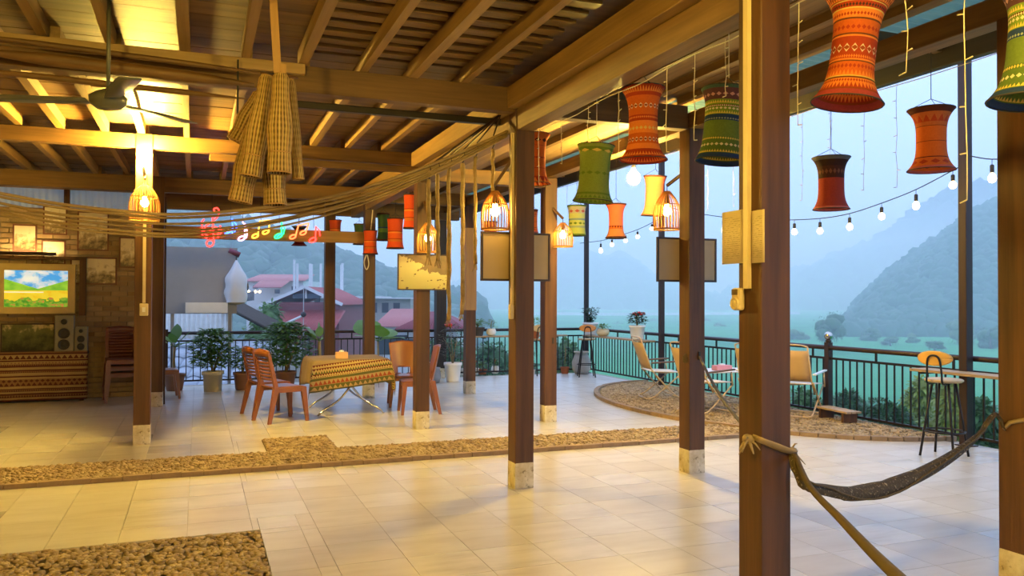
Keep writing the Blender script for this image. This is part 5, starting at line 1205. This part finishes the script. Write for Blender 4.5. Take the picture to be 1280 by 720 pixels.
# red hip roof and pink roof
for nm, lab, dep, u0, u1, ua, ub, vt, ve, mm in (('hip_roof_house', 'low house with a dark red hip roof past the painting post', 40, 498, 584, 532, 546, 392, 411, m_dred), ('small_house', 'small house with a pale red roof behind the elephant ear plant', 46, 470, 520, 482, 512, 388, 408, m_pink)):
    t, L, k = world_house(nm, lab, dep, u0, u1); um = (u0+u1)/2; X = lambda u: (u-um)*k; z0, z1 = hz(ve, k), hz(vt, k); D = 6.
    A, B, C_, D_ = (X(u0), -1, z0), (X(u1), -1, z0), (X(u1), D, z0), (X(u0), D, z0); E1, E2 = (X(ua), D/2-.5, z1), (X(ub), D/2-.5, z1)
    corr(MB(), A, B, E2, E1, 24, .03).build('roof', mm, t, solid=.05); corr(MB(), C_, D_, E1, E2, 24, .03).build('roof', mm, t, solid=.05)
    corr(MB(), B, C_, E2, E2, 16, .03).build('roof', mm, t, solid=.05); corr(MB(), D_, A, E1, E1, 16, .03).build('roof', mm, t, solid=.05)
    MB().bb(X(u0)+.5, X(u1)-.5, -.4, D-.6, 0, z0).build('wall', m_wallp, t)
    for q in (.25, .5, .75): MB().bb(X(u0)+(X(u1)-X(u0))*q-.35, X(u0)+(X(u1)-X(u0))*q+.35, -.46, -.38, z0-1.6, z0-.5).build('window', m_win, t)
# shed next door: corrugated wall, sloping tiled roofs
t, L, k = world_house('neighbour_shed', 'neighbouring shed with white corrugated wall and grey tiled roofs', 22, 200, 345); X = lambda u: (u-272)*k
MB().grid(lambda u, v: (X(205)+(X(290)-X(205))*u, .03*math.sin(u*14*2*PI), hz(455, k)*(1-v)+hz(385, k)*v), 14*6, 1).build('corrugated_wall', flat('white corrugated iron', (.55, .55, .52), .6), t, solid=.02)
corr(MB(), (X(356), -.3, hz(421, k)), (X(356), 1.4, hz(421, k)), (X(278), 1.4, hz(380, k)), (X(278), -.3, hz(380, k)), 14, .04).build('side_roof', flat('weathered sheet', (.075, .06, .05), .8), t, solid=.04)
m_tiles = flat('blue grey roof tiles', (.36, .40, .46), .7)
for r_ in range(7):
    z0, z1 = hz(496-r_*10, k), hz(489-r_*10, k)
    for c_ in range(9):
        u0 = 200+c_*16; o = MB().grid(lambda u, v: (X(u0)+16*k*u, -2.6+r_*.33+.36*v, z0+(z1-z0)*1.35*v+.05*math.sin(u*PI)), 6, 1).build('roof_tile', m_tiles, t, solid=.02)
MB().bb(X(200), X(345), -.3, 3, 0, hz(440, k)).build('wall', m_wallg, t)
# mast with a ball and a tilted pipe
b = gd(379.5, 26, VZ); t = thing('antenna_mast', b, 'thin mast with a dark ball and a tilted white pipe', 'mast'); k = 26/FPX
MB().tube([(0, 0, 0), (0, 0, hz(361, k))], .014, 6).build('pole', m_gry, t)
MB().ico((0, 0, hz(394, k)), .09, 2).build('ball', m_cord, t)
rgt = (gd(400, 26)-gd(379.5, 26)).normalized()
MB().tube([rgt*.0+Vector((0, 0, hz(395, k))), rgt*-30*k+Vector((0, 0, hz(409, k)))], .035, 8).build('tilted_pipe', m_conc, t)
MB().tube([rgt*-32*k+Vector((0, 0, hz(411, k))), rgt*8*k+Vector((0, 0, hz(411, k)))], .03, 8).build('level_pipe', m_gry, t)
tag(MB().bb(-60, 17.5, 0, 80, GZ, VZ).build('trim_3', flat('village earth', (.16, .15, .09), .95)), 'earth terrace the village stands on', kind='structure')
bpy.data.objects['trim_3'].location = (0, 17.5, 0); bpy.data.objects['trim_3'].rotation_euler = (0, 0, .1)

# ------------------------------------------------------------------ evening haze outside the terrace
hm = bpy.data.materials.new('evening haze'); hm.use_nodes = True; ht = hm.node_tree; ht.nodes.clear()
ho = ht.nodes.new('ShaderNodeOutputMaterial'); vs = ht.nodes.new('ShaderNodeVolumeScatter'); ht.links.new(vs.outputs[0], ho.inputs['Volume'])
vs.inputs['Color'].default_value = (.74, .87, 1., 1); vs.inputs['Density'].default_value = .0026; vs.inputs['Anisotropy'].default_value = .0
hp_ = [(9.2, -380), (2400, -380), (2400, 2900), (-1400, 2900), (-1400, 17.2), (9.2, 17.2)]
hz_o = MB().prism(hp_, GZ+.05, 85.).build('evening_haze', hm)
tag(hz_o, 'thin blue evening haze filling the valley', 'haze', kind='stuff')
SC.cycles.volume_bounces = 3

# ------------------------------------------------------------------ groups of alike things
GR = {'lampshade': 'cloth lampshades hung under the roof', 'wicker_lamp': 'wicker cage lamps on the posts', 'bare_bulb': 'bare glowing bulbs', 'wooden_post': 'wooden posts of the terrace', 'steel_post': 'steel posts along the railing', 'hanging_rope': 'ropes hanging from the sagging bundle', 'sagging_rope': 'ropes of the sagging bundle', 'fish_trap': 'woven fish traps hanging in a cluster', 'neon_sign': 'neon music notes', 'plastic_chair': 'brown plastic chairs', 'bar_stool': 'bar stools at the railing', 'camp_chair': 'folding camp chairs', 'potted_plant': 'potted plants along the railings', 'wall_photograph': 'framed photographs on the brick wall', 'string_light': 'strings of bulbs on the steel posts', 'cross_beam': 'wooden cross beams', 'counter_board': 'counter boards on the railings', 'tree': 'trees outside the terrace', 'loudspeaker': 'loudspeakers on the side desk', 'hanging_pole': 'poles slung under the cross beam', 'paper_notice': 'paper notices on the siren post', 'framed_board': 'framed boards hung behind posts'}
for o in bpy.data.objects:
    if o.parent is None and 'category' in o and 'group' not in o:
        k = o.name.split('.')[0]
        if k in GR: o['group'] = GR[k]
